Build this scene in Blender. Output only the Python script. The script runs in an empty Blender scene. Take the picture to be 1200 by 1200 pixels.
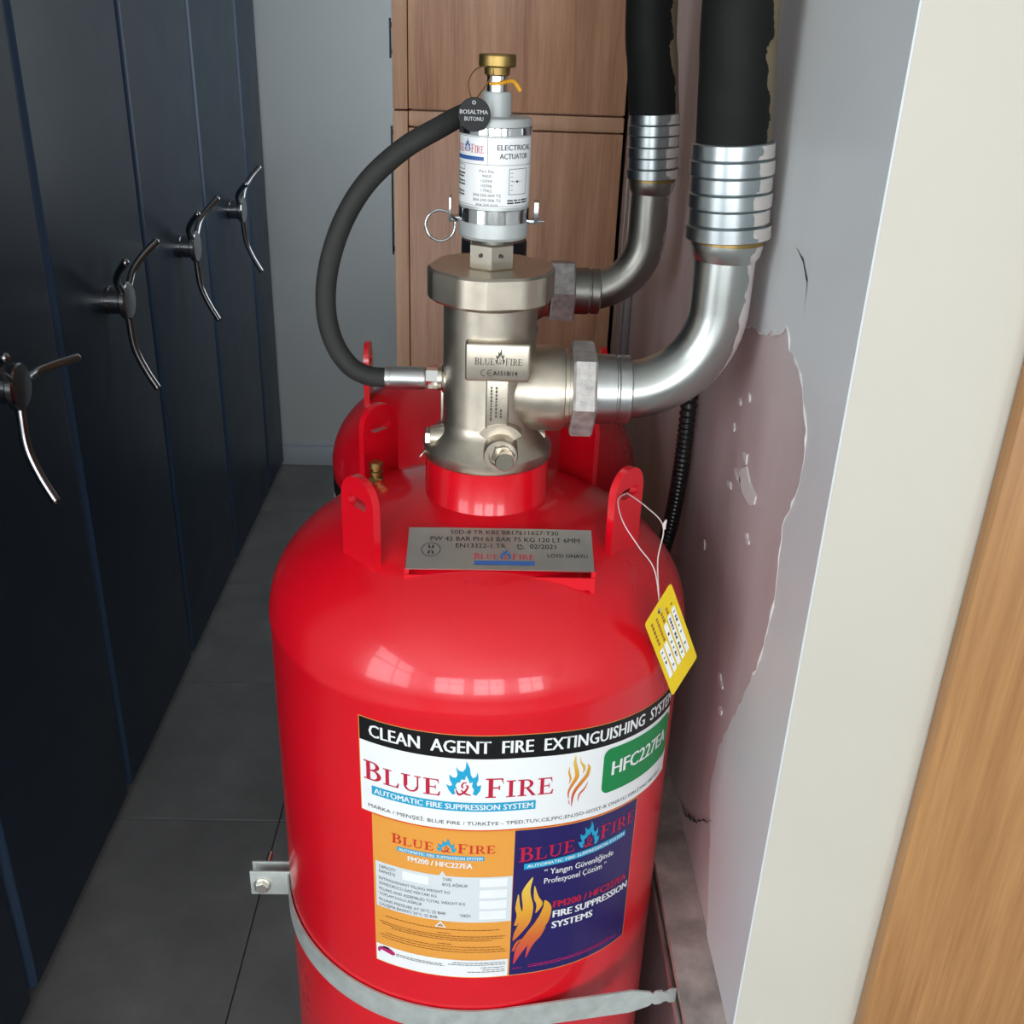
import bpy, bmesh, math, random
from mathutils import Vector, Matrix
from mathutils.geometry import tessellate_polygon

PI = math.pi
random.seed(7)
scene = bpy.context.scene
COL = scene.collection

# ---------------------------------------------------------------- camera, world, light, exposure
cam_data = bpy.data.cameras.new('camera')
cam_data.sensor_width = 36.0
cam_data.lens = 36.0 * 1220.0 / 1200.0
cam_data.clip_start = 0.02
camera = bpy.data.objects.new('camera', cam_data)
COL.objects.link(camera)
fwd_down = math.radians(25.64)
# world axes of the camera (right, up, back), from the vanishing points of the room
_right = Vector((0.99931, -0.01646, 0.03369))
_fwd = Vector((0.02998, 0.90105, -0.43268))
_fwd = (_fwd - _right * _fwd.dot(_right)).normalized()
_right.normalize()
_up = _right.cross(_fwd)
_mt = Matrix((( _right.x, _up.x, -_fwd.x, 0), (_right.y, _up.y, -_fwd.y, 0), (_right.z, _up.z, -_fwd.z, 1.755), (0, 0, 0, 1)))
camera.matrix_world = _mt
scene.camera = camera

world = bpy.data.worlds.new('world')
scene.world = world
world.use_nodes = True
world.node_tree.nodes['Background'].inputs[0].default_value = (0.62, 0.74, 0.95, 1)
world.node_tree.nodes['Background'].inputs[1].default_value = 0.6

def window_light(name, loc, rot, sx, sz, power, color):
    d = bpy.data.lights.new(name, 'AREA')
    d.shape = 'RECTANGLE'; d.size = sx; d.size_y = sz
    d.energy = power; d.color = color
    o = bpy.data.objects.new(name, d); COL.objects.link(o)
    o.location = loc; o.rotation_euler = rot
    return o
# daylight entering by the windows of the room behind the photographer
WINDOWS_REAR = [(-0.85, 1.75), (0.40, 1.75), (1.85, 1.75)]
for wx, wz in WINDOWS_REAR:
    window_light('window_daylight', (wx, -2.86, wz), (PI / 2, 0, 0), 1.0, 1.3, 33, (0.95, 0.98, 1.0))
window_light('window_daylight', (-1.57, -0.95, 1.75), (0, -PI / 2, 0), 1.3, 1.4, 29, (0.95, 0.98, 1.0))
window_light('window_daylight', (0.285, 3.42, 1.70), (0, PI / 2, 0), 1.2, 0.95, 7.0, (0.87, 0.95, 1.0))  # fill light for the dark aisle, in an added window hidden behind the cabinet

scene.view_settings.view_transform = 'Standard'
scene.view_settings.look = 'None'
scene.view_settings.gamma = 1.0
scene.view_settings.use_curve_mapping = False
scene.view_settings.exposure = 0.15
try:
    scene.cycles.use_denoising = True
    scene.cycles.max_bounces = 10
    scene.cycles.sample_clamp_indirect = 6.0
except Exception:
    pass

# ---------------------------------------------------------------- materials
MATS = {}
def new_mat(name):
    m = bpy.data.materials.new(name); m.use_nodes = True
    MATS[name] = m
    return m, m.node_tree.nodes, m.node_tree.links, m.node_tree.nodes['Principled BSDF']
def N(nodes, kind, **kw):
    n = nodes.new(kind)
    for k, v in kw.items():
        setattr(n, k, v)
    return n
def ramp(nodes, stops):
    r = nodes.new('ShaderNodeValToRGB')
    els = r.color_ramp.elements
    while len(els) < len(stops): els.new(0.5)
    for e, (p, c) in zip(els, stops):
        e.position = p; e.color = (c[0], c[1], c[2], 1)
    return r
def mapped(nodes, links, scale, coord='Object'):
    t = nodes.new('ShaderNodeTexCoord'); mp = nodes.new('ShaderNodeMapping')
    mp.inputs['Scale'].default_value = scale
    links.new(t.outputs[coord], mp.inputs[0])
    return mp
def add_bump(nodes, links, b, src, strength, dist):
    bp = nodes.new('ShaderNodeBump'); bp.inputs['Strength'].default_value = strength; bp.inputs['Distance'].default_value = dist
    links.new(src, bp.inputs['Height']); links.new(bp.outputs[0], b.inputs['Normal'])
def plain(name, color, rough=0.5, metal=0.0, coat=0.0, noise=0.0, nscale=30.0, bump=0.0, bscale=60.0, stretch=(1, 1, 1), spec=None):
    m, nd, ln, b = new_mat(name)
    b.inputs['Base Color'].default_value = (*color, 1); b.inputs['Roughness'].default_value = rough
    b.inputs['Metallic'].default_value = metal; b.inputs['Coat Weight'].default_value = coat
    b.inputs['Coat Roughness'].default_value = 0.06
    if spec is not None: b.inputs['Specular IOR Level'].default_value = spec
    if noise > 0 or bump > 0:
        mp = mapped(nd, ln, stretch)
        nz = N(nd, 'ShaderNodeTexNoise'); nz.inputs['Scale'].default_value = nscale; nz.inputs['Detail'].default_value = 5
        ln.new(mp.outputs[0], nz.inputs['Vector'])
        if noise > 0:
            lo = [max(0, c * (1 - noise)) for c in color]; hi = [min(1, c * (1 + noise)) for c in color]
            r = ramp(nd, [(0.3, lo), (0.7, hi)]); ln.new(nz.outputs[0], r.inputs[0]); ln.new(r.outputs[0], b.inputs['Base Color'])
            mr = N(nd, 'ShaderNodeMapRange'); mr.inputs['To Min'].default_value = max(0.02, rough * 0.8); mr.inputs['To Max'].default_value = min(1, rough * 1.25)
            ln.new(nz.outputs[0], mr.inputs[0]); ln.new(mr.outputs[0], b.inputs['Roughness'])
        if bump > 0:
            n2 = N(nd, 'ShaderNodeTexNoise'); n2.inputs['Scale'].default_value = bscale; n2.inputs['Detail'].default_value = 3
            ln.new(mp.outputs[0], n2.inputs['Vector'])
            add_bump(nd, ln, b, n2.outputs[0], bump, 0.002)
    return m

plain('tank_red', (0.68, 0.002, 0.012), 0.28, coat=0.45, noise=0.05, nscale=6, bump=0.10, bscale=55)
plain('nickel', (0.54, 0.485, 0.40), 0.36, metal=1.0, noise=0.10, nscale=40, bump=0.04, bscale=420)
plain('nickel_machined', (0.66, 0.60, 0.50), 0.22, metal=1.0, noise=0.06, nscale=30)
plain('steel_galvanised', (0.50, 0.51, 0.50), 0.30, metal=1.0, noise=0.14, nscale=25)
plain('chrome', (0.82, 0.82, 0.82), 0.10, metal=1.0)
plain('chrome_dark', (0.42, 0.43, 0.44), 0.18, metal=1.0)
plain('brass', (0.36, 0.245, 0.085), 0.4, metal=1.0, noise=0.15, nscale=60)
plain('actuator_grey', (0.50, 0.53, 0.52), 0.42, metal=0.35)
plain('rubber_black', (0.016, 0.017, 0.017), 0.6, noise=0.35, nscale=60, bump=0.15, bscale=160)
plain('rubber_hose', (0.024, 0.025, 0.023), 0.62, noise=0.2, nscale=40, spec=0.3)
plain('plastic_black', (0.012, 0.012, 0.013), 0.4)
plain('conduit_black', (0.014, 0.014, 0.015), 0.28)
plain('tag_black', (0.012, 0.013, 0.015), 0.45, spec=0.3)
plain('tag_yellow', (0.78, 0.55, 0.01), 0.45)
plain('tie_orange', (0.75, 0.36, 0.02), 0.4)
plain('string_white', (0.62, 0.55, 0.52), 0.7)
plain('strap_zinc', (0.58, 0.63, 0.60), 0.42, metal=0.5, noise=0.12, nscale=70)
plain('bolt_zinc', (0.75, 0.73, 0.66), 0.28, metal=1.0)
plain('nut_zinc', (0.42, 0.40, 0.38), 0.5, metal=0.6, noise=0.25, nscale=120, bump=0.2, bscale=500)
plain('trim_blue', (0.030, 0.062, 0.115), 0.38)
plain('shelf_blue', (0.015, 0.029, 0.048), 0.36, noise=0.08, nscale=8, bump=0.05, bscale=300, spec=0.35)
plain('shelf_body', (0.012, 0.016, 0.022), 0.5)
plain('plinth_black', (0.01, 0.01, 0.011), 0.6)
plain('paint_grey', (0.64, 0.675, 0.685), 0.42, noise=0.025, nscale=5, bump=0.08, bscale=40)
plain('plaster_cream', (0.56, 0.53, 0.46), 0.55, noise=0.03, nscale=4, bump=0.06, bscale=30)
plain('wall_white', (0.56, 0.60, 0.60), 0.6, noise=0.03, nscale=3, bump=0.05, bscale=30)
plain('ceiling_white', (0.85, 0.85, 0.83), 0.7)
plain('baseboard_grey', (0.50, 0.56, 0.62), 0.4)
plain('grout', (0.035, 0.035, 0.034), 0.85)
plain('flake_white', (0.68, 0.67, 0.66), 0.6)
plain('crack_dark', (0.05, 0.035, 0.035), 0.8)
plain('trunking_grey', (0.36, 0.34, 0.35), 0.35, metal=0.5)
plain('window_frame', (0.7, 0.7, 0.68), 0.4)
# print colours
plain('print_white', (0.84, 0.86, 0.86), 0.35, coat=0.3)
plain('print_grey', (0.66, 0.71, 0.73), 0.35, coat=0.3)
plain('print_black', (0.006, 0.006, 0.007), 0.4, spec=0.3)
plain('print_crimson', (0.50, 0.010, 0.045), 0.4)
plain('print_red', (0.60, 0.03, 0.02), 0.4)
plain('print_cyan', (0.01, 0.35, 0.58), 0.4)
plain('print_green', (0.003, 0.23, 0.06), 0.4, spec=0.35)
plain('print_orange', (0.78, 0.33, 0.05), 0.38, coat=0.3)
plain('print_navy', (0.016, 0.011, 0.105), 0.32, coat=0.15, spec=0.4)
plain('print_text', (0.05, 0.05, 0.055), 0.5)
plain('print_brown', (0.30, 0.11, 0.02), 0.5)
plain('print_magenta', (0.45, 0.01, 0.13), 0.5)
plain('print_blue', (0.03, 0.10, 0.32), 0.45)
plain('engraved', (0.10, 0.09, 0.075), 0.6, metal=0.4)
plain('hose_print', (0.22, 0.21, 0.19), 0.7)
plain('plate_steel', (0.50, 0.48, 0.44), 0.36, metal=0.9, noise=0.08, nscale=12)

def flame_mat():
    m, nd, ln, b = new_mat('print_flame')
    t = N(nd, 'ShaderNodeTexCoord'); sp = N(nd, 'ShaderNodeSeparateXYZ')
    ln.new(t.outputs['Generated'], sp.inputs[0])
    r = ramp(nd, [(0.0, (0.55, 0.02, 0.06)), (0.3, (0.62, 0.13, 0.03)), (0.62, (0.75, 0.36, 0.03)), (1.0, (0.78, 0.58, 0.10))])
    ln.new(sp.outputs['Z'], r.inputs[0]); ln.new(r.outputs[0], b.inputs['Base Color']); b.inputs['Roughness'].default_value = 0.4
flame_mat()

def wood_mat(name, dark, light, scale, stretch, rough):
    m, nd, ln, b = new_mat(name)
    mp = mapped(nd, ln, stretch)
    nz = N(nd, 'ShaderNodeTexNoise'); nz.inputs['Scale'].default_value = scale; nz.inputs['Detail'].default_value = 7; nz.inputs['Roughness'].default_value = 0.62
    ln.new(mp.outputs[0], nz.inputs['Vector'])
    n2 = N(nd, 'ShaderNodeTexNoise'); n2.inputs['Scale'].default_value = scale * 7; n2.inputs['Detail'].default_value = 4
    ln.new(mp.outputs[0], n2.inputs['Vector'])
    mx = N(nd, 'ShaderNodeMath', operation='MULTIPLY_ADD'); mx.inputs[1].default_value = 0.35
    ln.new(n2.outputs[0], mx.inputs[0]); 
    m2 = N(nd, 'ShaderNodeMath', operation='MULTIPLY'); m2.inputs[1].default_value = 0.75
    ln.new(nz.outputs[0], m2.inputs[0]); ln.new(m2.outputs[0], mx.inputs[2])
    mid = [(a + c) / 2 for a, c in zip(dark, light)]
    r = ramp(nd, [(0.36, dark), (0.52, mid), (0.70, light)])
    ln.new(mx.outputs[0], r.inputs[0]); ln.new(r.outputs[0], b.inputs['Base Color'])
    b.inputs['Roughness'].default_value = rough
    add_bump(nd, ln, b, n2.outputs[0], 0.08, 0.001)
wood_mat('wood_cabinet', (0.33, 0.145, 0.078), (0.58, 0.32, 0.19), 4.0, (9, 9, 0.45), 0.42)
wood_mat('wood_edge', (0.40, 0.20, 0.11), (0.60, 0.36, 0.22), 4.0, (9, 9, 0.45), 0.45)
wood_mat('wood_door', (0.28, 0.125, 0.042), (0.44, 0.225, 0.085), 4.0, (11, 11, 0.5), 0.4)

def primer_mat():
    m, nd, ln, b = new_mat('primer_pink')
    mp = mapped(nd, ln, (1, 1.6, 0.6))
    nz = N(nd, 'ShaderNodeTexNoise'); nz.inputs['Scale'].default_value = 5; nz.inputs['Detail'].default_value = 6
    ln.new(mp.outputs[0], nz.inputs['Vector'])
    r = ramp(nd, [(0.3, (0.44, 0.365, 0.365)), (0.5, (0.54, 0.46, 0.46)), (0.72, (0.61, 0.54, 0.54))])
    ln.new(nz.outputs[0], r.inputs[0]); ln.new(r.outputs[0], b.inputs['Base Color']); b.inputs['Roughness'].default_value = 0.4
    n2 = N(nd, 'ShaderNodeTexNoise'); n2.inputs['Scale'].default_value = 25
    ln.new(mp.outputs[0], n2.inputs['Vector']); add_bump(nd, ln, b, n2.outputs[0], 0.15, 0.003)
primer_mat()

def tile_mat():
    m, nd, ln, b = new_mat('tile_slate')
    t = N(nd, 'ShaderNodeTexCoord'); oi = N(nd, 'ShaderNodeObjectInfo')
    ad = N(nd, 'ShaderNodeVectorMath', operation='MULTIPLY_ADD')
    ad.inputs[1].default_value = (1, 1, 1)
    cb = N(nd, 'ShaderNodeCombineXYZ'); ml = N(nd, 'ShaderNodeMath', operation='MULTIPLY'); ml.inputs[1].default_value = 20
    ln.new(oi.outputs['Random'], ml.inputs[0]); ln.new(ml.outputs[0], cb.inputs[0]); ln.new(ml.outputs[0], cb.inputs[1])
    ln.new(t.outputs['Object'], ad.inputs[0]); ln.new(cb.outputs[0], ad.inputs[2])
    nz = N(nd, 'ShaderNodeTexNoise'); nz.inputs['Scale'].default_value = 5; nz.inputs['Detail'].default_value = 8; nz.inputs['Roughness'].default_value = 0.65
    ln.new(ad.outputs[0], nz.inputs['Vector'])
    r = ramp(nd, [(0.3, (0.145, 0.145, 0.145)), (0.55, (0.19, 0.19, 0.192)), (0.75, (0.24, 0.24, 0.242))])
    ln.new(nz.outputs[0], r.inputs[0]); ln.new(r.outputs[0], b.inputs['Base Color']); b.inputs['Roughness'].default_value = 0.55
    n2 = N(nd, 'ShaderNodeTexNoise'); n2.inputs['Scale'].default_value = 60; n2.inputs['Detail'].default_value = 5
    ln.new(ad.outputs[0], n2.inputs['Vector']); add_bump(nd, ln, b, n2.outputs[0], 0.12, 0.002)
tile_mat()

def painted_metal(name, metal_col, rough, paint_col, threshold):
    """metal (or rubber) with wall paint stuck along the side that touched the wall (+X)"""
    m, nd, ln, b = new_mat(name)
    t = N(nd, 'ShaderNodeTexCoord')
    sp = N(nd, 'ShaderNodeSeparateXYZ'); ln.new(t.outputs['Normal'], sp.inputs[0])
    nz = N(nd, 'ShaderNodeTexNoise'); nz.inputs['Scale'].default_value = 45; nz.inputs['Detail'].default_value = 5
    ln.new(t.outputs['Object'], nz.inputs['Vector'])
    ma = N(nd, 'ShaderNodeMath', operation='MULTIPLY_ADD'); ma.inputs[1].default_value = 0.9
    ln.new(nz.outputs[0], ma.inputs[0]); ln.new(sp.outputs['X'], ma.inputs[2])
    gt = N(nd, 'ShaderNodeMath', operation='GREATER_THAN'); gt.inputs[1].default_value = threshold + 0.45
    ln.new(ma.outputs[0], gt.inputs[0])
    mix = N(nd, 'ShaderNodeMix', data_type='RGBA')
    ln.new(gt.outputs[0], mix.inputs[0]); mix.inputs[6].default_value = (*metal_col, 1); mix.inputs[7].default_value = (*paint_col, 1)
    ln.new(mix.outputs[2], b.inputs['Base Color'])
    iv = N(nd, 'ShaderNodeMath', operation='SUBTRACT'); iv.inputs[0].default_value = 1.0
    ln.new(gt.outputs[0], iv.inputs[1])
    if rough < 0.5: ln.new(iv.outputs[0], b.inputs['Metallic'])
    else: b.inputs['Specular IOR Level'].default_value = 0.2
    n2 = N(nd, 'ShaderNodeTexNoise'); n2.inputs['Scale'].default_value = 30; n2.inputs['Detail'].default_value = 4
    ln.new(t.outputs['Object'], n2.inputs['Vector'])
    mr = N(nd, 'ShaderNodeMapRange'); mr.inputs['To Min'].default_value = rough * 0.75; mr.inputs['To Max'].default_value = rough * 1.3
    ln.new(n2.outputs[0], mr.inputs[0]); ln.new(mr.outputs[0], b.inputs['Roughness'])
    add_bump(nd, ln, b, gt.outputs[0], 0.5, 0.001)
painted_metal('pipe_zinc', (0.44, 0.46, 0.44), 0.30, (0.60, 0.53, 0.51), 0.64)
painted_metal('pipe_dull', (0.30, 0.295, 0.265), 0.36, (0.46, 0.42, 0.41), 0.85)
painted_metal('ferrule_zinc', (0.43, 0.47, 0.48), 0.30, (0.56, 0.52, 0.49), 0.48)
painted_metal('hose_painted', (0.009, 0.010, 0.009), 0.62, (0.20, 0.16, 0.10), 0.68)

# ---------------------------------------------------------------- mesh helpers
def lathe(profile, center=(0, 0, 0), seg=64, axis='Z', cap=True, wob=None):
    """profile: list of (radius, height) from low to high"""
    bm = bmesh.new(); rings = []
    for r, h in profile:
        ring = []
        if r < 1e-6:
            v = bm.verts.new((0, 0, h)); ring = [v]
        else:
            for i in range(seg):
                a = 2 * PI * i / seg
                ring.append(bm.verts.new((r * math.cos(a), r * math.sin(a), h)))
        rings.append(ring)
    for A, B in zip(rings, rings[1:]):
        if len(A) == 1 and len(B) == 1: continue
        for i in range(seg):
            j = (i + 1) % seg
            if len(A) == 1: bm.faces.new((A[0], B[j], B[i]))
            elif len(B) == 1: bm.faces.new((A[i], A[j], B[0]))
            else: bm.faces.new((A[i], A[j], B[j], B[i]))
    if cap:
        if len(rings[0]) > 1: bm.faces.new(list(reversed(rings[0])))
        if len(rings[-1]) > 1: bm.faces.new(rings[-1])
    if axis == 'X': bm.transform(Matrix.Rotation(PI / 2, 4, 'Y'))
    elif axis == '-Y': bm.transform(Matrix.Rotation(PI / 2, 4, 'X'))
    elif axis == '-X': bm.transform(Matrix.Rotation(-PI / 2, 4, 'Y'))
    bm.transform(Matrix.Translation(center))
    return bm
def sweep(path, radii, seg=20, cap=True):
    pts = [Vector(p) for p in path]; n = len(pts)
    if not hasattr(radii, '__len__'): radii = [radii] * n
    bm = bmesh.new(); rings = []; nrm = None
    for i in range(n):
        t = (pts[min(i + 1, n - 1)] - pts[max(i - 1, 0)])
        if t.length < 1e-9: t = prev_t
        t = t.normalized(); prev_t = t
        if nrm is None:
            ref = Vector((0, 1, 0)) if abs(t.y) < 0.9 else Vector((0, 0, 1))
            nrm = (ref - t * ref.dot(t)).normalized()
        else:
            nrm = (nrm - t * nrm.dot(t)).normalized()
        bi = t.cross(nrm)
        rings.append([bm.verts.new(pts[i] + (nrm * math.cos(a) + bi * math.sin(a)) * radii[i]) for a in (2 * PI * k / seg for k in range(seg))])
    for A, B in zip(rings, rings[1:]):
        for k in range(seg):
            j = (k + 1) % seg
            bm.faces.new((A[k], A[j], B[j], B[k]))
    if cap:
        bm.faces.new(list(reversed(rings[0]))); bm.faces.new(rings[-1])
    return bm
def catmull(pts, per=8, closed=False):
    P = [Vector(p) for p in pts]; n = len(P); out = []
    rng = range(n) if closed else range(n - 1)
    for i in rng:
        if closed: a, b, c, d = P[(i - 1) % n], P[i], P[(i + 1) % n], P[(i + 2) % n]
        else: a, b, c, d = P[max(i - 1, 0)], P[i], P[i + 1], P[min(i + 2, n - 1)]
        for k in range(per):
            t = k / per
            out.append(0.5 * ((2 * b) + (c - a) * t + (2 * a - 5 * b + 4 * c - d) * t * t + (3 * b - a - 3 * c + d) * t ** 3))
    if not closed: out.append(P[-1])
    return out
def box(x0, x1, y0, y1, z0, z1, bevel=0.0, seg=2):
    bm = bmesh.new()
    bmesh.ops.create_cube(bm, size=1.0)
    bm.transform(Matrix.Translation(((x0 + x1) / 2, (y0 + y1) / 2, (z0 + z1) / 2)) @ Matrix.Diagonal((x1 - x0, y1 - y0, z1 - z0, 1)))
    if bevel > 0:
        bmesh.ops.bevel(bm, geom=list(bm.edges), offset=bevel, segments=seg, affect='EDGES', profile=0.5)
    return bm
def extrude_poly(poly, depth, hole=None):
    """2D polygon (x,z) in the plane y=0, thickness along +y; optional hole outline with the same vertex count"""
    bm = bmesh.new(); n = len(poly)
    f = [bm.verts.new((x, 0, z)) for x, z in poly]; g = [bm.verts.new((x, depth, z)) for x, z in poly]
    for i in range(n):
        j = (i + 1) % n
        bm.faces.new((f[i], g[i], g[j], f[j]))
    if hole is None:
        bm.faces.new(f); bm.faces.new(list(reversed(g)))
    else:
        hf = [bm.verts.new((x, 0, z)) for x, z in hole]; hg = [bm.verts.new((x, depth, z)) for x, z in hole]
        for i in range(n):
            j = (i + 1) % n
            bm.faces.new((hf[i], hf[j], hg[j], hg[i]))
            bm.faces.new((f[i], f[j], hf[j], hf[i])); bm.faces.new((g[i], hg[i], hg[j], g[j]))
    bmesh.ops.recalc_face_normals(bm, faces=bm.faces)
    return bm
def join(*bms):
    out = bmesh.new()
    for b in bms:
        me = bpy.data.meshes.new('tmp'); b.to_mesh(me); out.from_mesh(me); bpy.data.meshes.remove(me); b.free()
    return out
def hexprism(r, h, axis, center, turn=0.0, chamfer=0.0):
    c = chamfer
    prof = [(r - c, 0), (r, c), (r, h - c), (r - c, h)] if c else [(r, 0), (r, h)]
    bm = lathe(prof, seg=6)
    bm.transform(Matrix.Rotation(turn, 4, 'Z'))
    if axis == 'X': bm.transform(Matrix.Rotation(PI / 2, 4, 'Y'))
    elif axis == '-Y': bm.transform(Matrix.Rotation(PI / 2, 4, 'X'))
    elif axis == '-X': bm.transform(Matrix.Rotation(-PI / 2, 4, 'Y'))
    bm.transform(Matrix.Translation(center))
    return bm

ORIGIN = {}
def props(o, label=None, cat=None, group=None, kind=None):
    if label: o['label'] = label
    if cat: o['category'] = cat
    if group: o['group'] = group
    if kind: o['kind'] = kind
    return o
def thing(name, label, cat, loc, group=None):
    o = bpy.data.objects.new(name, None); COL.objects.link(o)
    o.location = loc; o.empty_display_size = 0.05
    ORIGIN[o.name] = Vector(loc)
    return props(o, label, cat, group)
def mesh_of(bm, name, mats, smooth=35):
    me = bpy.data.meshes.new(name); bm.to_mesh(me); bm.free()
    if isinstance(mats, str): mats = [mats]
    for m in mats: me.materials.append(MATS[m])
    if smooth:
        me.polygons.foreach_set('use_smooth', [True] * len(me.polygons))
        me.set_sharp_from_angle(angle=math.radians(smooth))
    return me
def part(name, bm, mats, parent=None, label=None, smooth=35, base=None):
    """one mesh object; geometry is given in world coordinates"""
    org = ORIGIN[parent.name] if parent else Vector(base or (0, 0, 0))
    bm.transform(Matrix.Translation(-org))
    o = bpy.data.objects.new(name, mesh_of(bm, name, mats, smooth)); COL.objects.link(o)
    if parent: o.parent = parent
    else: o.location = org
    ORIGIN[o.name] = org
    if label: o['label'] = label
    return o
def struct(name, bm, mats, parent=None, smooth=35, label=None):
    o = part(name, bm, mats, parent, smooth=smooth)
    o['kind'] = 'structure'
    if label: o['label'] = label
    return o

# ---------------------------------------------------------------- flat print helpers
def text_polys(body, bold=0.0, spacing=1.0, res=3, shear=0.0):
    cu = bpy.data.curves.new('t', 'FONT'); cu.body = body; cu.size = 1.0; cu.resolution_u = res
    cu.offset = bold; cu.space_character = spacing; cu.shear = shear; cu.fill_mode = 'FRONT'
    ob = bpy.data.objects.new('t', cu); COL.objects.link(ob)
    dg = bpy.context.evaluated_depsgraph_get(); dg.update()
    me = bpy.data.meshes.new_from_object(ob.evaluated_get(dg))
    vs = [(v.co.x, v.co.y) for v in me.vertices]; fs = [tuple(p.vertices) for p in me.polygons]
    bpy.data.meshes.remove(me); bpy.data.objects.remove(ob); bpy.data.curves.remove(cu)
    return vs, fs
CAP_H = None
class Decal:
    """flat shapes (u right, v up) laid onto a surface by a mapping function"""
    def __init__(self, fn, mats, step=0.006):
        self.fn, self.mats, self.step, self.bm = fn, mats, step, bmesh.new()
        self.lay = self.bm.verts.layers.float.new('h'); self.tilt = None
    def raw(self, vs, fs, mat, h):
        mi = self.mats.index(mat); bv = []
        if self.tilt: vs = [(x, y + (x - self.tilt[0]) * self.tilt[1]) for x, y in vs]
        for x, y in vs:
            v = self.bm.verts.new((x, y, 0)); v[self.lay] = h; bv.append(v)
        for f in fs:
            try:
                fc = self.bm.faces.new([bv[i] for i in f]); fc.material_index = mi
            except ValueError: pass
    def poly(self, pts, mat, h):
        self.raw(pts, [tuple(range(len(pts)))], mat, h)
    def rect(self, u0, v0, u1, v1, mat, h, r=0.0):
        if r <= 0: self.poly([(u0, v0), (u1, v0), (u1, v1), (u0, v1)], mat, h); return
        pts = []
        for cx, cy, a0 in ((u1 - r, v0 + r, -PI / 2), (u1 - r, v1 - r, 0), (u0 + r, v1 - r, PI / 2), (u0 + r, v0 + r, PI)):
            for k in range(6):
                a = a0 + PI / 2 * k / 5; pts.append((cx + r * math.cos(a), cy + r * math.sin(a)))
        self.poly(pts, mat, h)
    def text(self, body, u0, v0, u1, v1, mat, h, bold=0.0, res=2, spacing=1.0, shear=0.0, vertical=False, fit=False):
        vs, fs = text_polys(body, 0.0, spacing, max(res, 2), shear)
        if not vs: return
        xa = min(p[0] for p in vs); xb = max(p[0] for p in vs); ya = min(p[1] for p in vs); yb = max(p[1] for p in vs)
        if not fit:   # baseline and cap height, so that accents and tails may stick out
            global CAP_H
            if CAP_H is None: CAP_H = max(p[1] for p in text_polys('H')[0])
            ya, yb = 0.0, CAP_H
        if vertical:   # reads downwards
            vs = [(u0 + (y - ya) / (yb - ya) * (u1 - u0), v1 - (x - xa) / (xb - xa) * (v1 - v0)) for x, y in vs]
        else:
            vs = [(u0 + (x - xa) / (xb - xa) * (u1 - u0), v0 + (y - ya) / (yb - ya) * (v1 - v0)) for x, y in vs]
        sh = bold * (u1 - u0) / (xb - xa) if not vertical else 0
        for k in ((-1, 0, 1) if sh else (0,)):   # a heavier face: the strokes widened sideways
            self.raw([(x + k * sh, y) for x, y in vs], fs, mat, h)
    def stroke(self, pts, widths, mat, h, per=6):
        P = catmull([(x, y, 0) for x, y in pts], per); n = len(P)
        W = []
        for i in range(n):
            t = i / (n - 1) * (len(widths) - 1); k = min(int(t), len(widths) - 2); W.append(widths[k] + (widths[k + 1] - widths[k]) * (t - k))
        vs = []
        for i in range(n):
            d = (P[min(i + 1, n - 1)] - P[max(i - 1, 0)]).normalized(); nx, ny = -d.y, d.x
            vs += [(P[i].x + nx * W[i] / 2, P[i].y + ny * W[i] / 2), (P[i].x - nx * W[i] / 2, P[i].y - ny * W[i] / 2)]
        self.raw(vs, [(2 * i, 2 * i + 1, 2 * i + 3, 2 * i + 2) for i in range(n - 1)], mat, h)
    def fine(self, u0, v0, u1, v1, mat, h):
        u = u0
        while u < u1:
            w = (v1 - v0) * random.uniform(1.5, 6.0)
            self.rect(u, v0, min(u + w, u1), v1, mat, h); u += w + (v1 - v0) * 0.8
    def outline(self, u0, v0, u1, v1, w, mat, h):
        self.rect(u0, v0, u1, v0 + w, mat, h); self.rect(u0, v1 - w, u1, v1, mat, h)
        self.rect(u0, v0, u0 + w, v1, mat, h); self.rect(u1 - w, v0, u1, v1, mat, h)
    def disc(self, cu, cv, r, mat, h, r_in=None, n=24, sy=1.0):
        o = [(cu + r * math.cos(2 * PI * i / n), cv + sy * r * math.sin(2 * PI * i / n)) for i in range(n)]
        if r_in is None: self.poly(o, mat, h); return
        q = [(cu + r_in * math.cos(2 * PI * i / n), cv + sy * r_in * math.sin(2 * PI * i / n)) for i in range(n)]
        self.raw(o + q, [(i, (i + 1) % n, n + (i + 1) % n, n + i) for i in range(n)], mat, h)
    def done(self):
        bm = self.bm
        bmesh.ops.triangulate(bm, faces=[f for f in bm.faces if len(f.verts) > 4])
        if self.step and bm.verts:
            lo = min(v.co.x for v in bm.verts); hi = max(v.co.x for v in bm.verts)
            k = math.floor(lo / self.step) + 1
            while k * self.step < hi:
                # heights of new vertices are interpolated by the bisect
                bmesh.ops.bisect_plane(bm, geom=list(bm.verts) + list(bm.edges) + list(bm.faces), plane_co=(k * self.step, 0, 0), plane_no=(1, 0, 0), dist=1e-7)
                k += 1
        for v in bm.verts: v.co = Vector(self.fn(v.co.x, v.co.y, v[self.lay]))
        return bm

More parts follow.
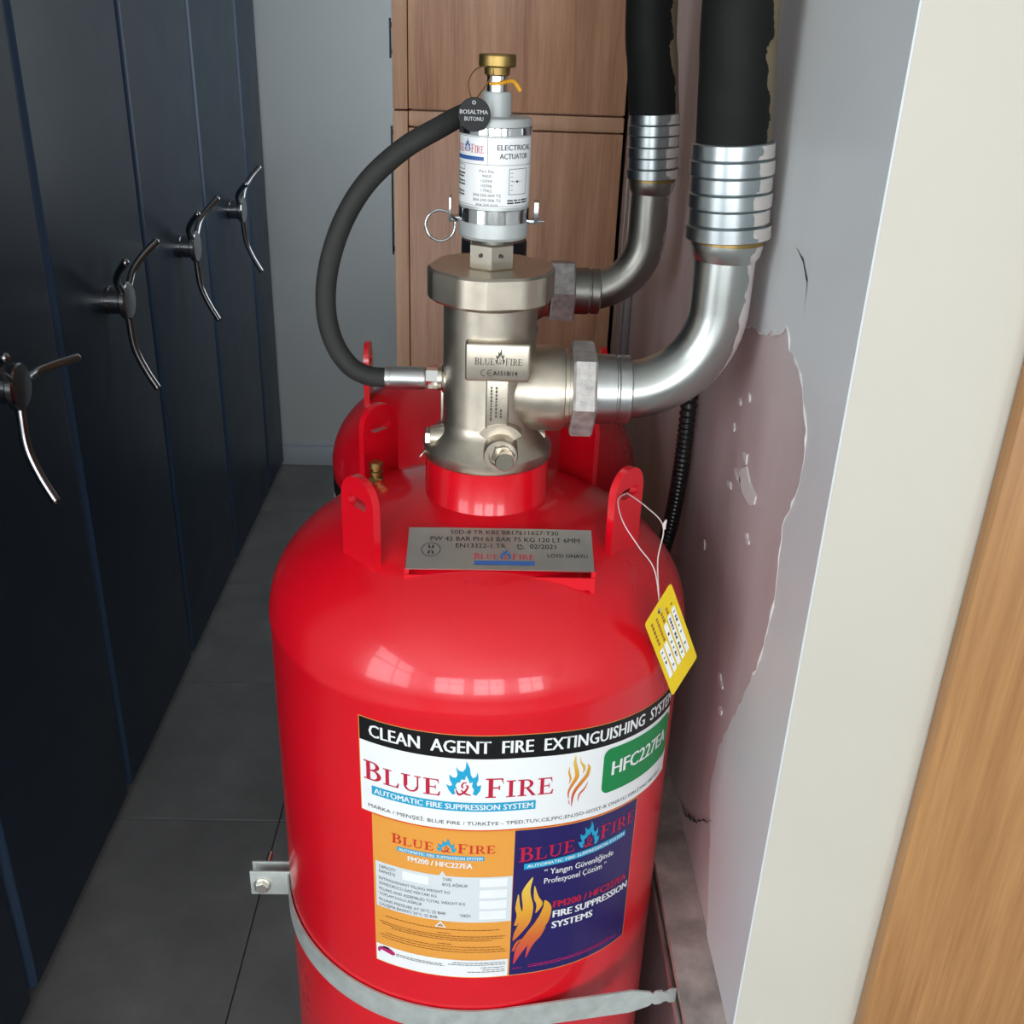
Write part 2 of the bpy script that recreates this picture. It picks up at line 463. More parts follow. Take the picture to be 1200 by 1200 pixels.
# serif capitals drawn as outlines, unit height
def ring_half(cx, cy, rx, ry, tx, ty, a0, a1, n=12):
    o = [(cx + rx * math.cos(a0 + (a1 - a0) * i / n), cy + ry * math.sin(a0 + (a1 - a0) * i / n)) for i in range(n + 1)]
    q = [(cx + (rx - tx) * math.cos(a0 + (a1 - a0) * i / n), cy + (ry - ty) * math.sin(a0 + (a1 - a0) * i / n)) for i in range(n + 1)]
    return [(o[i], o[i + 1], q[i + 1], q[i]) for i in range(n)]
def R4(x0, y0, x1, y1): return [(x0, y0), (x1, y0), (x1, y1), (x0, y1)]
S = 0.17; T = 0.065
GLYPH = {
 'I': (0.42, [R4(.125, 0, .125 + S, 1), R4(0, 0, .42, T), R4(0, 1 - T, .42, 1)]),
 'L': (0.74, [R4(.11, 0, .11 + S, 1), R4(0, 1 - T, .40, 1), R4(0, 0, .70, T), [(.60, T), (.70, 0), (.74, .30), (.70, .30)]]),
 'E': (0.74, [R4(.11, 0, .11 + S, 1), R4(0, 1 - T, .66, 1), R4(0, 0, .70, T), R4(.28, .48, .52, .48 + T), R4(.50, .40, .545, .63), [(.60, T), (.70, 0), (.74, .28), (.70, .28)], [(.58, 1 - T), (.69, .74), (.655, .74), (.66, 1)]]),
 'F': (0.70, [R4(.11, 0, .11 + S, 1), R4(0, 1 - T, .66, 1), R4(0, 0, .40, T), R4(.28, .48, .52, .48 + T), R4(.50, .40, .545, .63), [(.58, 1 - T), (.69, .72), (.655, .72), (.66, 1)]]),
 'B': (0.74, [R4(.11, 0, .11 + S, 1), R4(0, 1 - T, .40, 1), R4(0, 0, .42, T), R4(.28, .50, .42, .50 + T)] + ring_half(.36, .765, .31, .235, .16, T, -PI / 2, PI / 2) + ring_half(.38, .285, .36, .285, .17, T, -PI / 2, PI / 2)),
 'R': (0.82, [R4(.11, 0, .11 + S, 1), R4(0, 1 - T, .40, 1), R4(0, 0, .40, T), R4(.28, .46, .42, .46 + T)] + ring_half(.38, .73, .32, .27, .16, T, -PI / 2, PI / 2) + [[(.36, .48), (.50, .48), (.84, 0), (.66, 0)]]),
 'U': (0.88, [R4(.11, .32, .11 + S, 1), R4(0, 1 - T, .40, 1), R4(.70, .32, .77, 1), R4(.58, 1 - T, .88, 1)] + ring_half(.44, .34, .33, .36, .11, .09, PI, 2 * PI)),
}
def serif_word(dc, word, u0, v0, u1, v1, mat, h, first=1.16, gap=0.10):
    ws = []; x = 0
    for i, ch in enumerate(word):
        s = first if i == 0 else 1.0
        ws.append((x, s, ch)); x += GLYPH[ch][0] * s + gap
    total = x - gap; su = (u1 - u0) / total; sv = (v1 - v0) / first
    for x, s, ch in ws:
        for p in GLYPH[ch][1]:
            dc.poly([(u0 + (x + a * s) * su, v0 + b * s * sv) for a, b in p], mat, h)
EMB = [(505,292),(485,268),(470,235),(492,245),(505,235),(490,210),(487,178),(505,195),(525,195),(532,175),(522,135),(540,155),(560,160),(575,140),(578,100),(598,140),(602,175),(615,195),(632,185),(640,160),(645,200),(635,225),(640,240),(660,232),(655,265),(635,292),(615,285),(622,260),(610,240),(615,215),(597,222),(590,200),(578,178),(572,205),(552,202),(545,220),(530,222),(520,240),(530,258),(515,258),(515,270),(522,285)]
def emblem(dc, u0, v0, u1, v1, blue, red, h):
    f = lambda p: (u0 + (p[0] - 468) / 192 * (u1 - u0), v0 + (300 - p[1]) / 200 * (v1 - v0))
    dc.poly([f(p) for p in EMB], blue, h)
    w = (u1 - u0) / 192
    dc.stroke([f(p) for p in [(562, 252), (556, 238), (566, 222), (582, 222)]], [10 * w, 9 * w, 9 * w, 5 * w], red, h)
    dc.stroke([f(p) for p in [(524, 262), (538, 288), (560, 282), (580, 262), (588, 240), (576, 236)]], [4 * w, 14 * w, 13 * w, 12 * w, 10 * w, 4 * w], red, h)
    dc.stroke([f(p) for p in [(550, 262), (578, 284), (606, 291)]], [5 * w, 12 * w, 5 * w], red, h)
FLA = [([(245,490),(243,560),(262,630),(265,680),(235,730),(205,790),(207,850)], [2,24,32,34,26,16,3]),
       ([(352,585),(368,620),(355,680),(310,730),(260,790),(240,850),(238,925)], [2,24,32,32,27,18,2]),
       ([(285,515),(292,560),(318,595),(325,630),(313,655)], [2,10,22,15,2]),
       ([(200,585),(198,630),(213,680),(203,725)], [3,15,15,2]),
       ([(368,740),(340,790),(300,830),(288,890)], [3,15,15,2]),
       ([(205,860),(212,880),(222,905)], [2,7,2])]
def flame(dc, u0, v0, u1, v1, mat, h):
    sx = (u1 - u0) / 190; sy = (v1 - v0) / 435
    for pts, w in FLA:
        dc.stroke([(u0 + (x - 190) * sx, v0 + (925 - y) * sy) for x, y in pts], [a * (sx + sy) / 2 for a in w], mat, h, per=6)
FLB = [([(150,566),(112,650),(128,745),(112,830),(66,900),(40,945)], [3,50,62,66,40,4]),
       ([(240,715),(258,765),(232,840),(160,920),(90,1000),(50,1094)], [6,56,78,72,52,4]),
       ([(165,620),(180,690),(204,735),(182,785)], [3,30,40,4]),
       ([(62,660),(62,740),(76,790),(50,850)], [3,30,36,18]),
       ([(256,878),(215,930),(160,980),(130,1062)], [3,24,32,3]),
       ([(115,938),(70,955),(42,1010)], [3,16,16])]

# ================================================================ THE SETTING
XW = 0.243          # plane of the wall beside the cylinders
YC = 0.653          # end face of that wall, towards the camera
YB = 4.08           # back wall
XL, XR, YR, ZC = -1.60, 2.90, -2.90, 2.75

# floor: bed of grout with single tiles
floor = struct('floor', box(XL, XR, YR, YB, -0.06, -0.004), 'grout')
TS = 0.562
tb = box(-TS / 2 + .0012, TS / 2 - .0012, -TS / 2 + .0012, TS / 2 - .0012, -0.012, 0.0, bevel=0.0008, seg=1)
tile_me = mesh_of(tb, 'tile', 'tile_slate', 0)
for i in range(-2, 6):
    for j in range(-9, 4):
        cx = -0.464 + (i + 0.5) * TS; cy = 1.925 + (j + 0.5) * TS
        if cx < XL + TS / 2 or cx > XR - TS / 2 or cy < YR + TS / 2 or cy > YB: continue
        if cx - TS / 2 > XW + 0.02 and cy - TS / 2 > YC: continue
        t = bpy.data.objects.new('tile', tile_me); COL.objects.link(t); t.parent = floor
        t.location = (cx, cy, random.uniform(-0.0004, 0.0002))

struct('ceiling', box(XL, XR, YR, YB + .1, ZC, ZC + 0.08), 'ceiling_white')
struct('wall_left', join(box(XL - .1, XL, YR, -1.67, 0, ZC), box(XL - .1, XL, -.23, YB + .1, 0, ZC), box(XL - .1, XL, -1.67, -.23, 0, 1.08), box(XL - .1, XL, -1.67, -.23, 2.42, ZC)), 'wall_white')
struct('wall_back', box(XL - .1, XW + .2, YB, YB + .1, 0, ZC), 'wall_white')
wb = join(box(-0.86, XW, YB - .016, YB, 0, 0.082, 0.003), box(-0.86, XW, YB - .010, YB, 0.082, 0.099, 0.003))
struct('baseboard_back', wb, 'baseboard_grey')
# wall beside the cylinders: a solid block whose end face looks at the camera
bmw = join(box(XW, XR, YC, YC + .25, 0, ZC), box(XW, XW + .25, YC + .25, 2.92, 0, ZC), box(XW, XW + .25, 3.92, YB, 0, ZC), box(XW, XW + .25, 2.92, 3.92, 0, 1.07), box(XW, XW + .25, 2.92, 3.92, 2.33, ZC))  # far opening cut for the added aisle window
for f in bmw.faces: f.material_index = 1 if f.calc_center_median().y < YC + .001 else 0
wall_right = struct('wall_right', bmw, ['primer_pink', 'plaster_cream'])

# paint skin still holding on the wall, with its torn edge
edge = [(1.06, ZC), (1.05, 2.0), (1.03, 1.75), (1.0, 1.58), (.958, 1.494), (.915, 1.507), (.895, 1.505), (.860, 1.518), (.829, 1.523), (.818, 1.536), (.808, 1.533), (.795, 1.520), (.775, 1.518), (.757, 1.512), (.744, 1.497), (.725, 1.483), (.717, 1.459), (.722, 1.428), (.733, 1.41), (.743, 1.389), (.735, 1.346), (.735, 1.313), (.741, 1.28), (.744, 1.266), (.763, 1.226), (.797, 1.163), (.830, 1.10), (.838, 1.04), (.800, .98), (.770, .90), (.752, .75), (.76, .5), (.75, 0.0)]
pts = []
for (a, b), (c, d) in zip(edge, edge[1:]):
    L = math.hypot(c - a, d - b); n = max(1, int(L / 0.008))
    for k in range(n):
        t = k / n; jit = 0.0022 if 0.9 < b < 1.7 else 0
        pts.append((a + (c - a) * t + random.uniform(-jit, jit), b + (d - b) * t + random.uniform(-jit, jit)))
pts.append(edge[-1])
bm = bmesh.new()
outer = [(YC, ZC)] + pts + [(YC, 0.0)]
fr = [bm.verts.new((XW - .0016, y, z)) for y, z in outer]; bk = [bm.verts.new((XW - .0001, y, z)) for y, z in outer]
n = len(outer)
for i in range(n):
    j = (i + 1) % n; bm.faces.new((fr[i], fr[j], bk[j], bk[i]))
for tri in tessellate_polygon([[Vector((y, z, 0)) for y, z in outer]]): bm.faces.new([fr[i] for i in tri])
part('paint_skin', bm, 'paint_grey', wall_right, smooth=0, label='pale grey wall paint with a torn edge')
def wall_blob(name, y, z, r, mat, sy=1.0, n=9, jag=0.45, t=0.0012):
    bm = bmesh.new(); top = []; bot = []
    for k in range(n):
        a = 2 * PI * k / n; rr = r * random.uniform(1 - jag, 1 + jag)
        top.append(bm.verts.new((XW - t, y + rr * math.cos(a) * sy, z + rr * math.sin(a))))
        bot.append(bm.verts.new((XW + .0005, y + rr * 1.05 * math.cos(a) * sy, z + rr * 1.05 * math.sin(a))))
    bm.faces.new(top)
    for k in range(n):
        j = (k + 1) % n; bm.faces.new((top[k], bot[k], bot[j], top[j]))
    bmesh.ops.recalc_face_normals(bm, faces=bm.faces)
    return part(name, bm, mat, wall_right, smooth=0)
for y, z, r, s in [(.868, 1.372, .013, 1.3), (.885, 1.392, .006, 1), (.905, 1.365, .005, 1.5), (.93, 1.43, .004, .6), (.94, 1.40, .004, .6), (.90, 1.445, .0035, .8), (.84, 1.33, .004, 1), (.93, 1.345, .004, 1.2), (.86, 1.16, .006, 1.0), (.845, 1.135, .005, 1.0), (1.0, 1.24, .006, .8), ]:
    wall_blob('paint_fleck', y, z, r * .8, 'flake_white', s * 2.2)
rim = [(XW - .0014, y, z) for y, z in pts if 1.24 < z < 1.54 and y < .95]
part('torn_edge', sweep(rim, [random.choice([.0004, .0006, .001, .0018]) for _ in rim], 6), 'flake_white', wall_right, label='white torn rim of the paint')
def crack(pts, w, jit=.002):
    bm = bmesh.new(); P = []
    for (a, b), (c, d) in zip(pts, pts[1:]):
        for k in range(6):
            t = k / 6; P.append((a + (c - a) * t + random.uniform(-jit, jit), b + (d - b) * t + random.uniform(-jit, jit)))
    P.append(pts[-1]); n = len(P); L = []; Rr = []
    for i, (y, z) in enumerate(P):
        ww = w * math.sin(PI * (i + .5) / n) * random.uniform(.6, 1.3)
        L.append(bm.verts.new((XW - .0022, y - ww * .4, z + ww))); Rr.append(bm.verts.new((XW - .0022, y + ww * .4, z - ww)))
    for i in range(n - 1): bm.faces.new((L[i], L[i + 1], Rr[i + 1], Rr[i]))
    part('crack', bm, 'crack_dark', wall_right, smooth=0)
crack([(.968, .923), (.913, .94), (.889, .955), (.861, .978), (.812, 1.023)], .0032)
crack([(.819, 1.597), (.796, 1.592), (.777, 1.58), (.772, 1.555)], .0010, .0004)

# wooden door leaf on the end face of the wall
door = struct('door_1', box(0.352, 1.20, YC - .016, YC - .0005, 0.0, 2.12, 0.002), 'wood_door', label='orange-brown wooden door leaf beside the cream wall')

# rear wall of the room behind the photographer, with window openings
def wall_with_windows(name, x0, x1, y, wins, w, z0, z1):
    bms = []; xs = sorted(wins); cur = x0
    for cx in xs:
        bms.append(box(cur, cx - w / 2, y - .1, y, 0, ZC)); cur = cx + w / 2
        bms.append(box(cx - w / 2, cx + w / 2, y - .1, y, 0, z0)); bms.append(box(cx - w / 2, cx + w / 2, y - .1, y, z1, ZC))
    bms.append(box(cur, x1, y - .1, y, 0, ZC))
    return struct(name, join(*bms), 'wall_white')
wall_with_windows('wall_rear', XL - .1, XR + .1, YR, [w[0] for w in WINDOWS_REAR], 1.04, 1.08, 2.42)
for k, (cx, cz) in enumerate(WINDOWS_REAR):
    fr_ = []
    for (a, b, c, d) in [(-.52, -.47, -.67, .67), (.47, .52, -.67, .67), (-.47, .47, .62, .67), (-.47, .47, -.67, -.62), (-.02, .02, -.62, .62), (-.47, .47, .18, .22)]:
        fr_.append(box(cx + a, cx + b, YR + .055, YR + .095, cz + c, cz + d))
    struct('window_%d' % (k + 1), join(*fr_), 'window_frame')
struct('wall_side', box(XR, XR + .1, YR, YC, 0, ZC), 'wall_white')
fr_ = []
for (a, b, c, d) in [(-.72, -.67, -.67, .67), (.67, .72, -.67, .67), (-.67, .67, .62, .67), (-.67, .67, -.67, -.62), (-.02, .02, -.62, .62), (-.67, .67, .18, .22)]:
    fr_.append(box(XL + .035, XL + .075, -.95 + a, -.95 + b, 1.75 + c, 1.75 + d))
struct('window_4', join(*fr_), 'window_frame')

struct('window_5', join(*[box(XW + .001, XW + .04, a, b, c, d) for a, b, c, d in [(2.92, 2.97, 1.07, 2.33), (3.87, 3.92, 1.07, 2.33), (2.97, 3.87, 1.07, 1.12), (2.97, 3.87, 2.28, 2.33), (3.40, 3.44, 1.12, 2.28)]]), 'window_frame')  # unseen window frame, added around the fill light of the far aisle

# ================================================================ MOBILE SHELVING ROW
XF = -0.835
def shelf_panel(y0, y1):
    # upright end panel with softly rounded vertical edges, a section in (x, y) drawn upwards
    r = .020; sec = []
    for k in range(7):
        a = -PI / 2 + PI / 2 * k / 6; sec.append((XF - r + r * math.cos(a), y0 + r + r * math.sin(a)))
    for k in range(7):
        a = PI / 2 * k / 6; sec.append((XF - r + r * math.cos(a), y1 - r + r * math.sin(a)))
    sec += [(XF - .045, y1), (XF - .045, y0)]
    bm = bmesh.new(); lo = [bm.verts.new((x, y, .03)) for x, y in sec]; hi = [bm.verts.new((x, y, 2.25)) for x, y in sec]
    n = len(sec)
    for i in range(n):
        j = (i + 1) % n; bm.faces.new((lo[i], lo[j], hi[j], hi[i]))
    bm.faces.new(hi); bm.faces.new(list(reversed(lo)))
    bmesh.ops.recalc_face_normals(bm, faces=bm.faces)
    return bm
HX, HZ = XF, 1.152
def handwheel(parent, y, turn, angles=(-90, 45, 135)):
    hub = lathe([(.031, 0), (.031, .008), (.030, .009), (.030, .032), (.038, .034), (.041, .037), (.041, .046), (.038, .049), (.012, .051), (0, .051)], seg=36, axis='X')
    o = bpy.data.objects.new('handle_hub', mesh_of(hub, 'handle_hub', 'chrome_dark')); COL.objects.link(o); o.parent = parent
    o.location = Vector((HX, y, HZ)) - ORIGIN[parent.name]; o.rotation_euler = (turn, 0, 0)
    for k in range(3):
        a = math.radians(angles[k]); ln_ = [1.12, .86, .86][k]; d = Vector((0, math.cos(a), math.sin(a)))
        path = catmull([Vector((.041, 0, 0)) + d * .02, Vector((.042, 0, 0)) + d * .05, Vector((.046, 0, 0)) + d * .095 * ln_, Vector((.064, 0, 0)) + d * .140 * ln_, Vector((.086, 0, 0)) + d * .178 * ln_], 6)
        rr = [.0084] * len(path)
        bm = sweep(path, rr, 12)
        bm2 = bmesh.new(); bmesh.ops.create_uvsphere(bm2, u_segments=12, v_segments=8, radius=.0086); bm2.transform(Matrix.Translation(path[-1]))
        s = bpy.data.objects.new('spoke', mesh_of(join(bm, bm2), 'spoke', 'chrome_dark')); COL.objects.link(s); s.parent = o
    return o
UNITS = [(.835, 1.412, None, 'nearest dark blue shelving end panel at the left edge, its handle out of view'),
         (1.420, 1.997, -.11, 'dark blue shelving end panel whose three-spoke handle is cut by the left edge'),
         (2.005, 2.582, 0.0, 'near-black shelving end panel with the largest fully visible three-spoke handle'),
         (2.590, 3.167, .02, 'dark shelving end panel whose three-spoke handle is the middle of the three whole ones'),
         (3.175, 3.752, .10, 'dark shelving end panel with the farthest and smallest three-spoke handle'),
         (3.760, 4.062, None, 'narrow plain dark shelving end panel without handle against the back wall')]
for y0, y1, turn, lab in UNITS:
    u = thing('mobile_shelving_unit', lab, 'shelving unit', (XF, (y0 + y1) / 2, 0), 'row of dark mobile shelving units')
    part('end_panel', shelf_panel(y0, y1), 'shelf_blue', u, smooth=40)
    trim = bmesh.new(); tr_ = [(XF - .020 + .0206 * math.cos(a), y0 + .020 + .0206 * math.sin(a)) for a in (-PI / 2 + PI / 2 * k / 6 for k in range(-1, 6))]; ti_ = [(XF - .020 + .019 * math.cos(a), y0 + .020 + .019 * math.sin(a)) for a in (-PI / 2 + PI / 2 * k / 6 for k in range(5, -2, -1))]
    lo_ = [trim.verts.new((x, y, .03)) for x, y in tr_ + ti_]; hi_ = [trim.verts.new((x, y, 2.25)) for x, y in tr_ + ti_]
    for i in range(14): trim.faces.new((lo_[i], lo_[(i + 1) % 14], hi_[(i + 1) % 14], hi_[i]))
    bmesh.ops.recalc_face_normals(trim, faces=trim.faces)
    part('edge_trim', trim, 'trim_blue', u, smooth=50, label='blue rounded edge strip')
    part('shelf_body', box(XL + .02, XF - .045, y0 + .012, y1 - .012, .03, 2.23), 'shelf_body', u)
    part('plinth', box(XL + .04, XF - .03, y0 + .01, y1 - .01, 0.0, .03), 'plinth_black', u)
    if turn is not None: handwheel(u, (y0 + y1) / 2 - .005, turn, (-93, 8, 150) if turn < -.1 else (-90, 45, 135))

# ================================================================ WOODEN CABINET AT THE BACK
YK = 1.86
cab = thing('wooden_cabinet', 'brown wood-grain cabinet standing behind the red cylinders against the wall', 'cabinet', (.04, YK + .4, 0))
part('side_panel', box(-.137, XW - .018, YK, YK + .02, 1.604, 2.4, .001), 'wood_cabinet', cab)
part('side_panel', box(-.137, XW - .018, YK, YK + .02, 0.06, 1.574, .001), 'wood_cabinet', cab)
part('rail', box(-.137, XW - .018, YK - .001, YK + .02, 1.577, 1.601, .0015), 'wood_edge', cab)
part('carcass', box(-.134, XW - .02, YK + .02, YK + .85, .06, 2.4), 'wood_cabinet', cab)
part('plinth', box(-.12, XW - .03, YK + .03, YK + .83, 0, .06), 'plinth_black', cab)
for z0, z1, h0, h1 in ((1.603, 2.4, 1.68, 1.74), (.07, 1.600, 1.36, 1.575)):
    for k in range(2):
        d = part('door', box(-.163, -.1385, YK - .001 + k * .426, YK + .422 + k * .426, z0, z1, .001), 'wood_edge', cab)
        yy = YK + (.004 if k == 0 else .80)
        part('handle', join(box(-.168, -.1655, yy, yy + .014, h0, h1, .0008), box(-.1665, -.162, yy + .002, yy + .012, h0 + .006, h0 + .014), box(-.1665, -.162, yy + .002, yy + .012, h1 - .014, h1 - .006)), 'plastic_black', d)

# silver trunking on the wall in front of the cabinet
tr = thing('cable_trunking', 'narrow grey metal cable trunking running up the wall beside the cabinet', 'trunking', (XW, 1.77, 0))
part('trunking_base', box(XW - .012, XW - .0002, 1.715, 1.835, 0.0, 2.7, .0015), 'trunking_grey', tr)
part('trunking_cover', box(XW - .016, XW - .012, 1.725, 1.770, 0.0, 2.7, .001), 'trunking_grey', tr)
part('trunking_cover', box(XW - .016, XW - .012, 1.779, 1.826, 0.0, 2.7, .001), 'trunking_grey', tr)

# ================================================================ GAS CYLINDERS
R = 0.2; ZS = 1.24; HD = 0.117
def dome_z(r): return ZS + HD * math.sqrt(max(0, 1 - (r / R) ** 2))
def tank_profile():
    pr = [(0.03, .045), (.10, .055), (.15, .075), (.185, .115), (.1985, .16), (R, .19)]
    pr += [(R, z) for z in (.4, .6, .8, 1.0, 1.15, ZS - .008)]
    pr += [(R + .0007, ZS - .004), (R + .0009, ZS), (R + .0004, ZS + .004)]
    for k in range(1, 25):
        a = k / 24 * math.radians(76)
        pr.append((R * math.cos(a), ZS + HD * math.sin(a)))
    pr.append((.030, dome_z(.03)))
    return pr
def lug_bm(cx, cy, ang, tilt=0.0):
    """upright lifting lug welded to the dome; its face looks along ang"""
    r = math.hypot(cx, cy); hw = .0230; top = .077; bot = -.022
    poly = []; hole = []
    n = 32
    for k in range(n):
        a = 2 * PI * k / n + PI / 4 * 0
        # rounded-top outline sampled by angle so that it pairs with the slot
        c, s = math.cos(a), math.sin(a)
        if s >= 0: poly.append((hw * c, top - hw + hw * s))
        else:
            t = k - n / 2; m = n / 2
            if t <= 5: poly.append((-hw, top - hw - (top - hw - bot) * t / 5))
            elif t >= 11: poly.append((hw, bot + (top - hw - bot) * (t - 11) / 5))
            else: poly.append((-hw + 2 * hw * (t - 5) / 6, bot))
        sx = .0125 if abs(c) > .05 else 0
        px = math.copysign(.0085, c) if abs(c) > .25 else c * .034
        hole.append((px + .0045 * c, top - hw + .0 + .0048 * s))
    bm = extrude_poly(poly, .007, hole)
    bm.transform(Matrix.Translation((0, -.0035, 0)))
    bm.transform(Matrix.Rotation(tilt, 4, 'X'))
    bm.transform(Matrix.Rotation(ang + PI / 2, 4, 'Z'))
    bm.transform(Matrix.Translation((cx, cy, dome_z(min(r, R * .98)))))
    return bm
def drop(s): return -.155 * (math.sqrt((s - .045) ** 2 + .0004) + (s - .045)) / 2
def tank_map(xc, yc, rot=0.0, tilt=True, rad=R):
    def fn(u, v, h):
        a = u / rad + rot
        return (xc + (rad + h) * math.sin(a), yc - (rad + h) * math.cos(a), v + (drop(u) if tilt else 0))
    return fn
def make_tank(xc, yc, label, lugs, dz=0.0):
    root = thing('gas_cylinder', label, 'gas cylinder', (xc, yc, 0), 'red extinguishing gas cylinders')
    b = lathe([(r_, z_ + (dz if z_ > .5 else 0)) for r_, z_ in tank_profile()], (xc, yc, 0), 128); part('shell', b, 'tank_red', root, smooth=60)
    part('foot_ring', lathe([(.150, 0), (.150, .10), (.144, .10), (.144, 0), (.150, 0)], (xc, yc, 0), 64, cap=False), 'tank_red', root)
    for a, rr, face in lugs:
        an = math.radians(a)
        bm = lug_bm(rr * math.cos(an), rr * math.sin(an), math.radians(face)); bm.transform(Matrix.Translation((xc, yc, dz)))
        part('lifting_lug', bm, 'tank_red', root)
    return root
XA, YA = -.001, .886
tank = make_tank(XA, YA, 'front red gas cylinder with labels, nickel valve and white actuator on top', [(222, .136, 222), (337, .139, 321), (138, .140, 138), (45, .140, 45)])
XVc, YVc = .004, YA     # valve axis
part('neck', lathe([(.064, 1.332), (.0595, 1.347), (.0565, 1.352), (.0565, 1.390), (.055, 1.392)], (XVc, YVc, 0), 64), 'tank_red', tank)

# --- upper band label
LM = ['print_white', 'print_black']
d = Decal(tank_map(XA, YA), ['print_white', 'print_black', 'print_orange'])
d.rect(-.1022, 1.1225, .2325, 1.2232, 'print_orange', .0002)
d.rect(-.1014, 1.1232, .2317, 1.2226, 'print_white', .0003)
d.rect(-.1014, 1.1990, .2317, 1.2226, 'print_black', .0004)
lab1 = part('band_label', d.done(), d.mats, tank, smooth=0, label='white adhesive label with a black title band')
d = Decal(tank_map(XA, YA), ['print_white', 'print_crimson', 'print_cyan', 'print_text'])
d.text('CLEAN  AGENT  FIRE  EXTINGUISHING  SYSTEM', -.0915, 1.2050, .2300, 1.2175, 'print_white', .0006, bold=.028)
serif_word(d, 'BLUE', -.0980, 1.1585, -.0280, 1.1785, 'print_crimson', .0006)
serif_word(d, 'FIRE', .0100, 1.1585, .0690, 1.1790, 'print_crimson', .0006)
d.rect(-.0905, 1.1435, .0536, 1.1530, 'print_cyan', .0005)
d.text('AUTOMATIC FIRE SUPPRESSION SYSTEM', -.0880, 1.1454, .0512, 1.1512, 'print_white', .0007, bold=.03)
d.text('MARKA / MENŞEİ: BLUE FIRE / TÜRKİYE - TPED,TUV,CE,FPC,EN,ISO-GOST-R ONAYLI YERLİ MALI BELGELİ', -.0945, 1.1285, .2150, 1.1322, 'print_text', .0006, res=2)
part('lettering', d.done(), d.mats, lab1, smooth=0)
d = Decal(tank_map(XA, YA), ['print_cyan', 'print_crimson'])
emblem(d, -.0235, 1.1595, .0062, 1.1970, 'print_cyan', 'print_crimson', .0006)
part('blue_flame_emblem', d.done(), d.mats, lab1, smooth=0)
d = Decal(tank_map(XA, YA), ['print_flame'])
flame(d, .0822, 1.1405, .1046, 1.1970, 'print_flame', .0006)
part('gold_flame_emblem', d.done(), d.mats, lab1, smooth=0)
d = Decal(tank_map(XA, YA), ['print_green', 'print_white'])
d.rect(.1190, 1.1455, .2300, 1.1945, 'print_green', .0006, r=.008)
d.text('HFC227EA', .1300, 1.1640, .2210, 1.1790, 'print_white', .0008, bold=.03)
part('green_badge', d.done(), d.mats, lab1, smooth=0)

# --- lower data label: orange half, navy half
d = Decal(tank_map(XA, YA), ['print_orange', 'print_navy', 'print_white', 'print_grey'])
d.rect(-.0915, .9440, .1735, 1.1215, 'print_orange', .0001)
d.rect(-.0905, .9450, .0368, 1.1205, 'print_orange', .0003)
d.rect(.0368, .9450, .1725, 1.1205, 'print_navy', .0003)
d.rect(-.0890, 1.0148, .0362, 1.0690, 'print_grey', .0004)
d.poly([(-.0290, 1.0689), (-.0225, 1.0689), (-.0257, 1.0745)], 'print_grey', .0004)
d.rect(-.0905, .9452, .0352, .9668, 'print_white', .0004)
for a, b, c, e in [(-.0626, 1.0560, -.0382, 1.0660), (.0073, 1.0575, .0318, 1.0672), (.0073, 1.0440, .0318, 1.0540), (.0073, 1.0312, .0318, 1.0412), (.0073, 1.0185, .0318, 1.0288)]:
    d.rect(a, b, c, e, 'print_white', .0005)
lab2 = part('data_label', d.done(), d.mats, tank, smooth=0, label='label in an orange and a navy half')
d = Decal(tank_map(XA, YA), ['print_white', 'print_red', 'print_cyan', 'print_text', 'print_brown', 'print_crimson', 'print_black', 'print_magenta'])
serif_word(d, 'BLUE', -.0722, 1.0965, -.0340, 1.1070, 'print_red', .0006)
serif_word(d, 'FIRE', -.0127, 1.0965, .0199, 1.1070, 'print_red', .0006)
d.rect(-.0672, 1.0882, .0106, 1.0932, 'print_cyan', .0005)
d.text('AUTOMATIC FIRE SUPPRESSION SYSTEM', -.0655, 1.0891, .0090, 1.0923, 'print_white', .0007, bold=.03, res=1)
d.text('FM200 / HFC227EA', -.0570, 1.0795, .0003, 1.0852, 'print_white', .0006, bold=.035)
for s, x0, x1, z0 in [('CAPACITY', -.0855, -.0690, 1.0622), ('KAPASİTE', -.0855, -.0695, 1.0565), ('TARE', -.0257, -.0175, 1.0634), ('BOŞ AĞIRLIK', -.0257, -.0030, 1.0572),
                     ('EXTINGUISHANT FILLING WEIGHT KG', -.0857, -.0190, 1.0482), ('SÖNDÜRÜCÜ GAZ MİKTARI KG', -.0857, -.0310, 1.0422), ('FILLING AND ASSEMBLED TOTAL WEIGHT KG', -.0859, -.0055, 1.0355), ('TOPLAM DOLU AĞIRLIK', -.0859, -.0440, 1.0295),
                     ('FILLING PRESSURE AT 20°C: 25 BAR', -.0861, -.0225, 1.0225), ('ÇALIŞMA BASINCI 20°C: 25 BAR', -.0861, -.0300, 1.0168), ('TARİH', -.0101, -.0005, 1.0212)]:
    d.text(s, x0, z0, x1, z0 + .0033, 'print_text', .0006, res=2)
d.poly([(-.0325, 1.0070), (-.0222, 1.0070), (-.0273, 1.0142)], 'print_white', .0006)
d.poly([(-.0303, 1.0080), (-.0243, 1.0080), (-.0273, 1.0122)], 'print_brown', .0007)
d.text('!', -.0277, 1.0085, -.0269, 1.0112, 'print_white', .0008, res=1, fit=True)
for z, a, b in [(1.0045, -.080, .026), (.9995, -.030, -.018), (.9965, -.086, .032), (.9940, -.084, .030), (.9915, -.074, .020), (.9860, -.030, -.016), (.9830, -.080, .028), (.9800, -.086, .032), (.9770, -.084, .033)]:
    d.fine(a, z, b, z + .0009, 'print_brown', .0006)
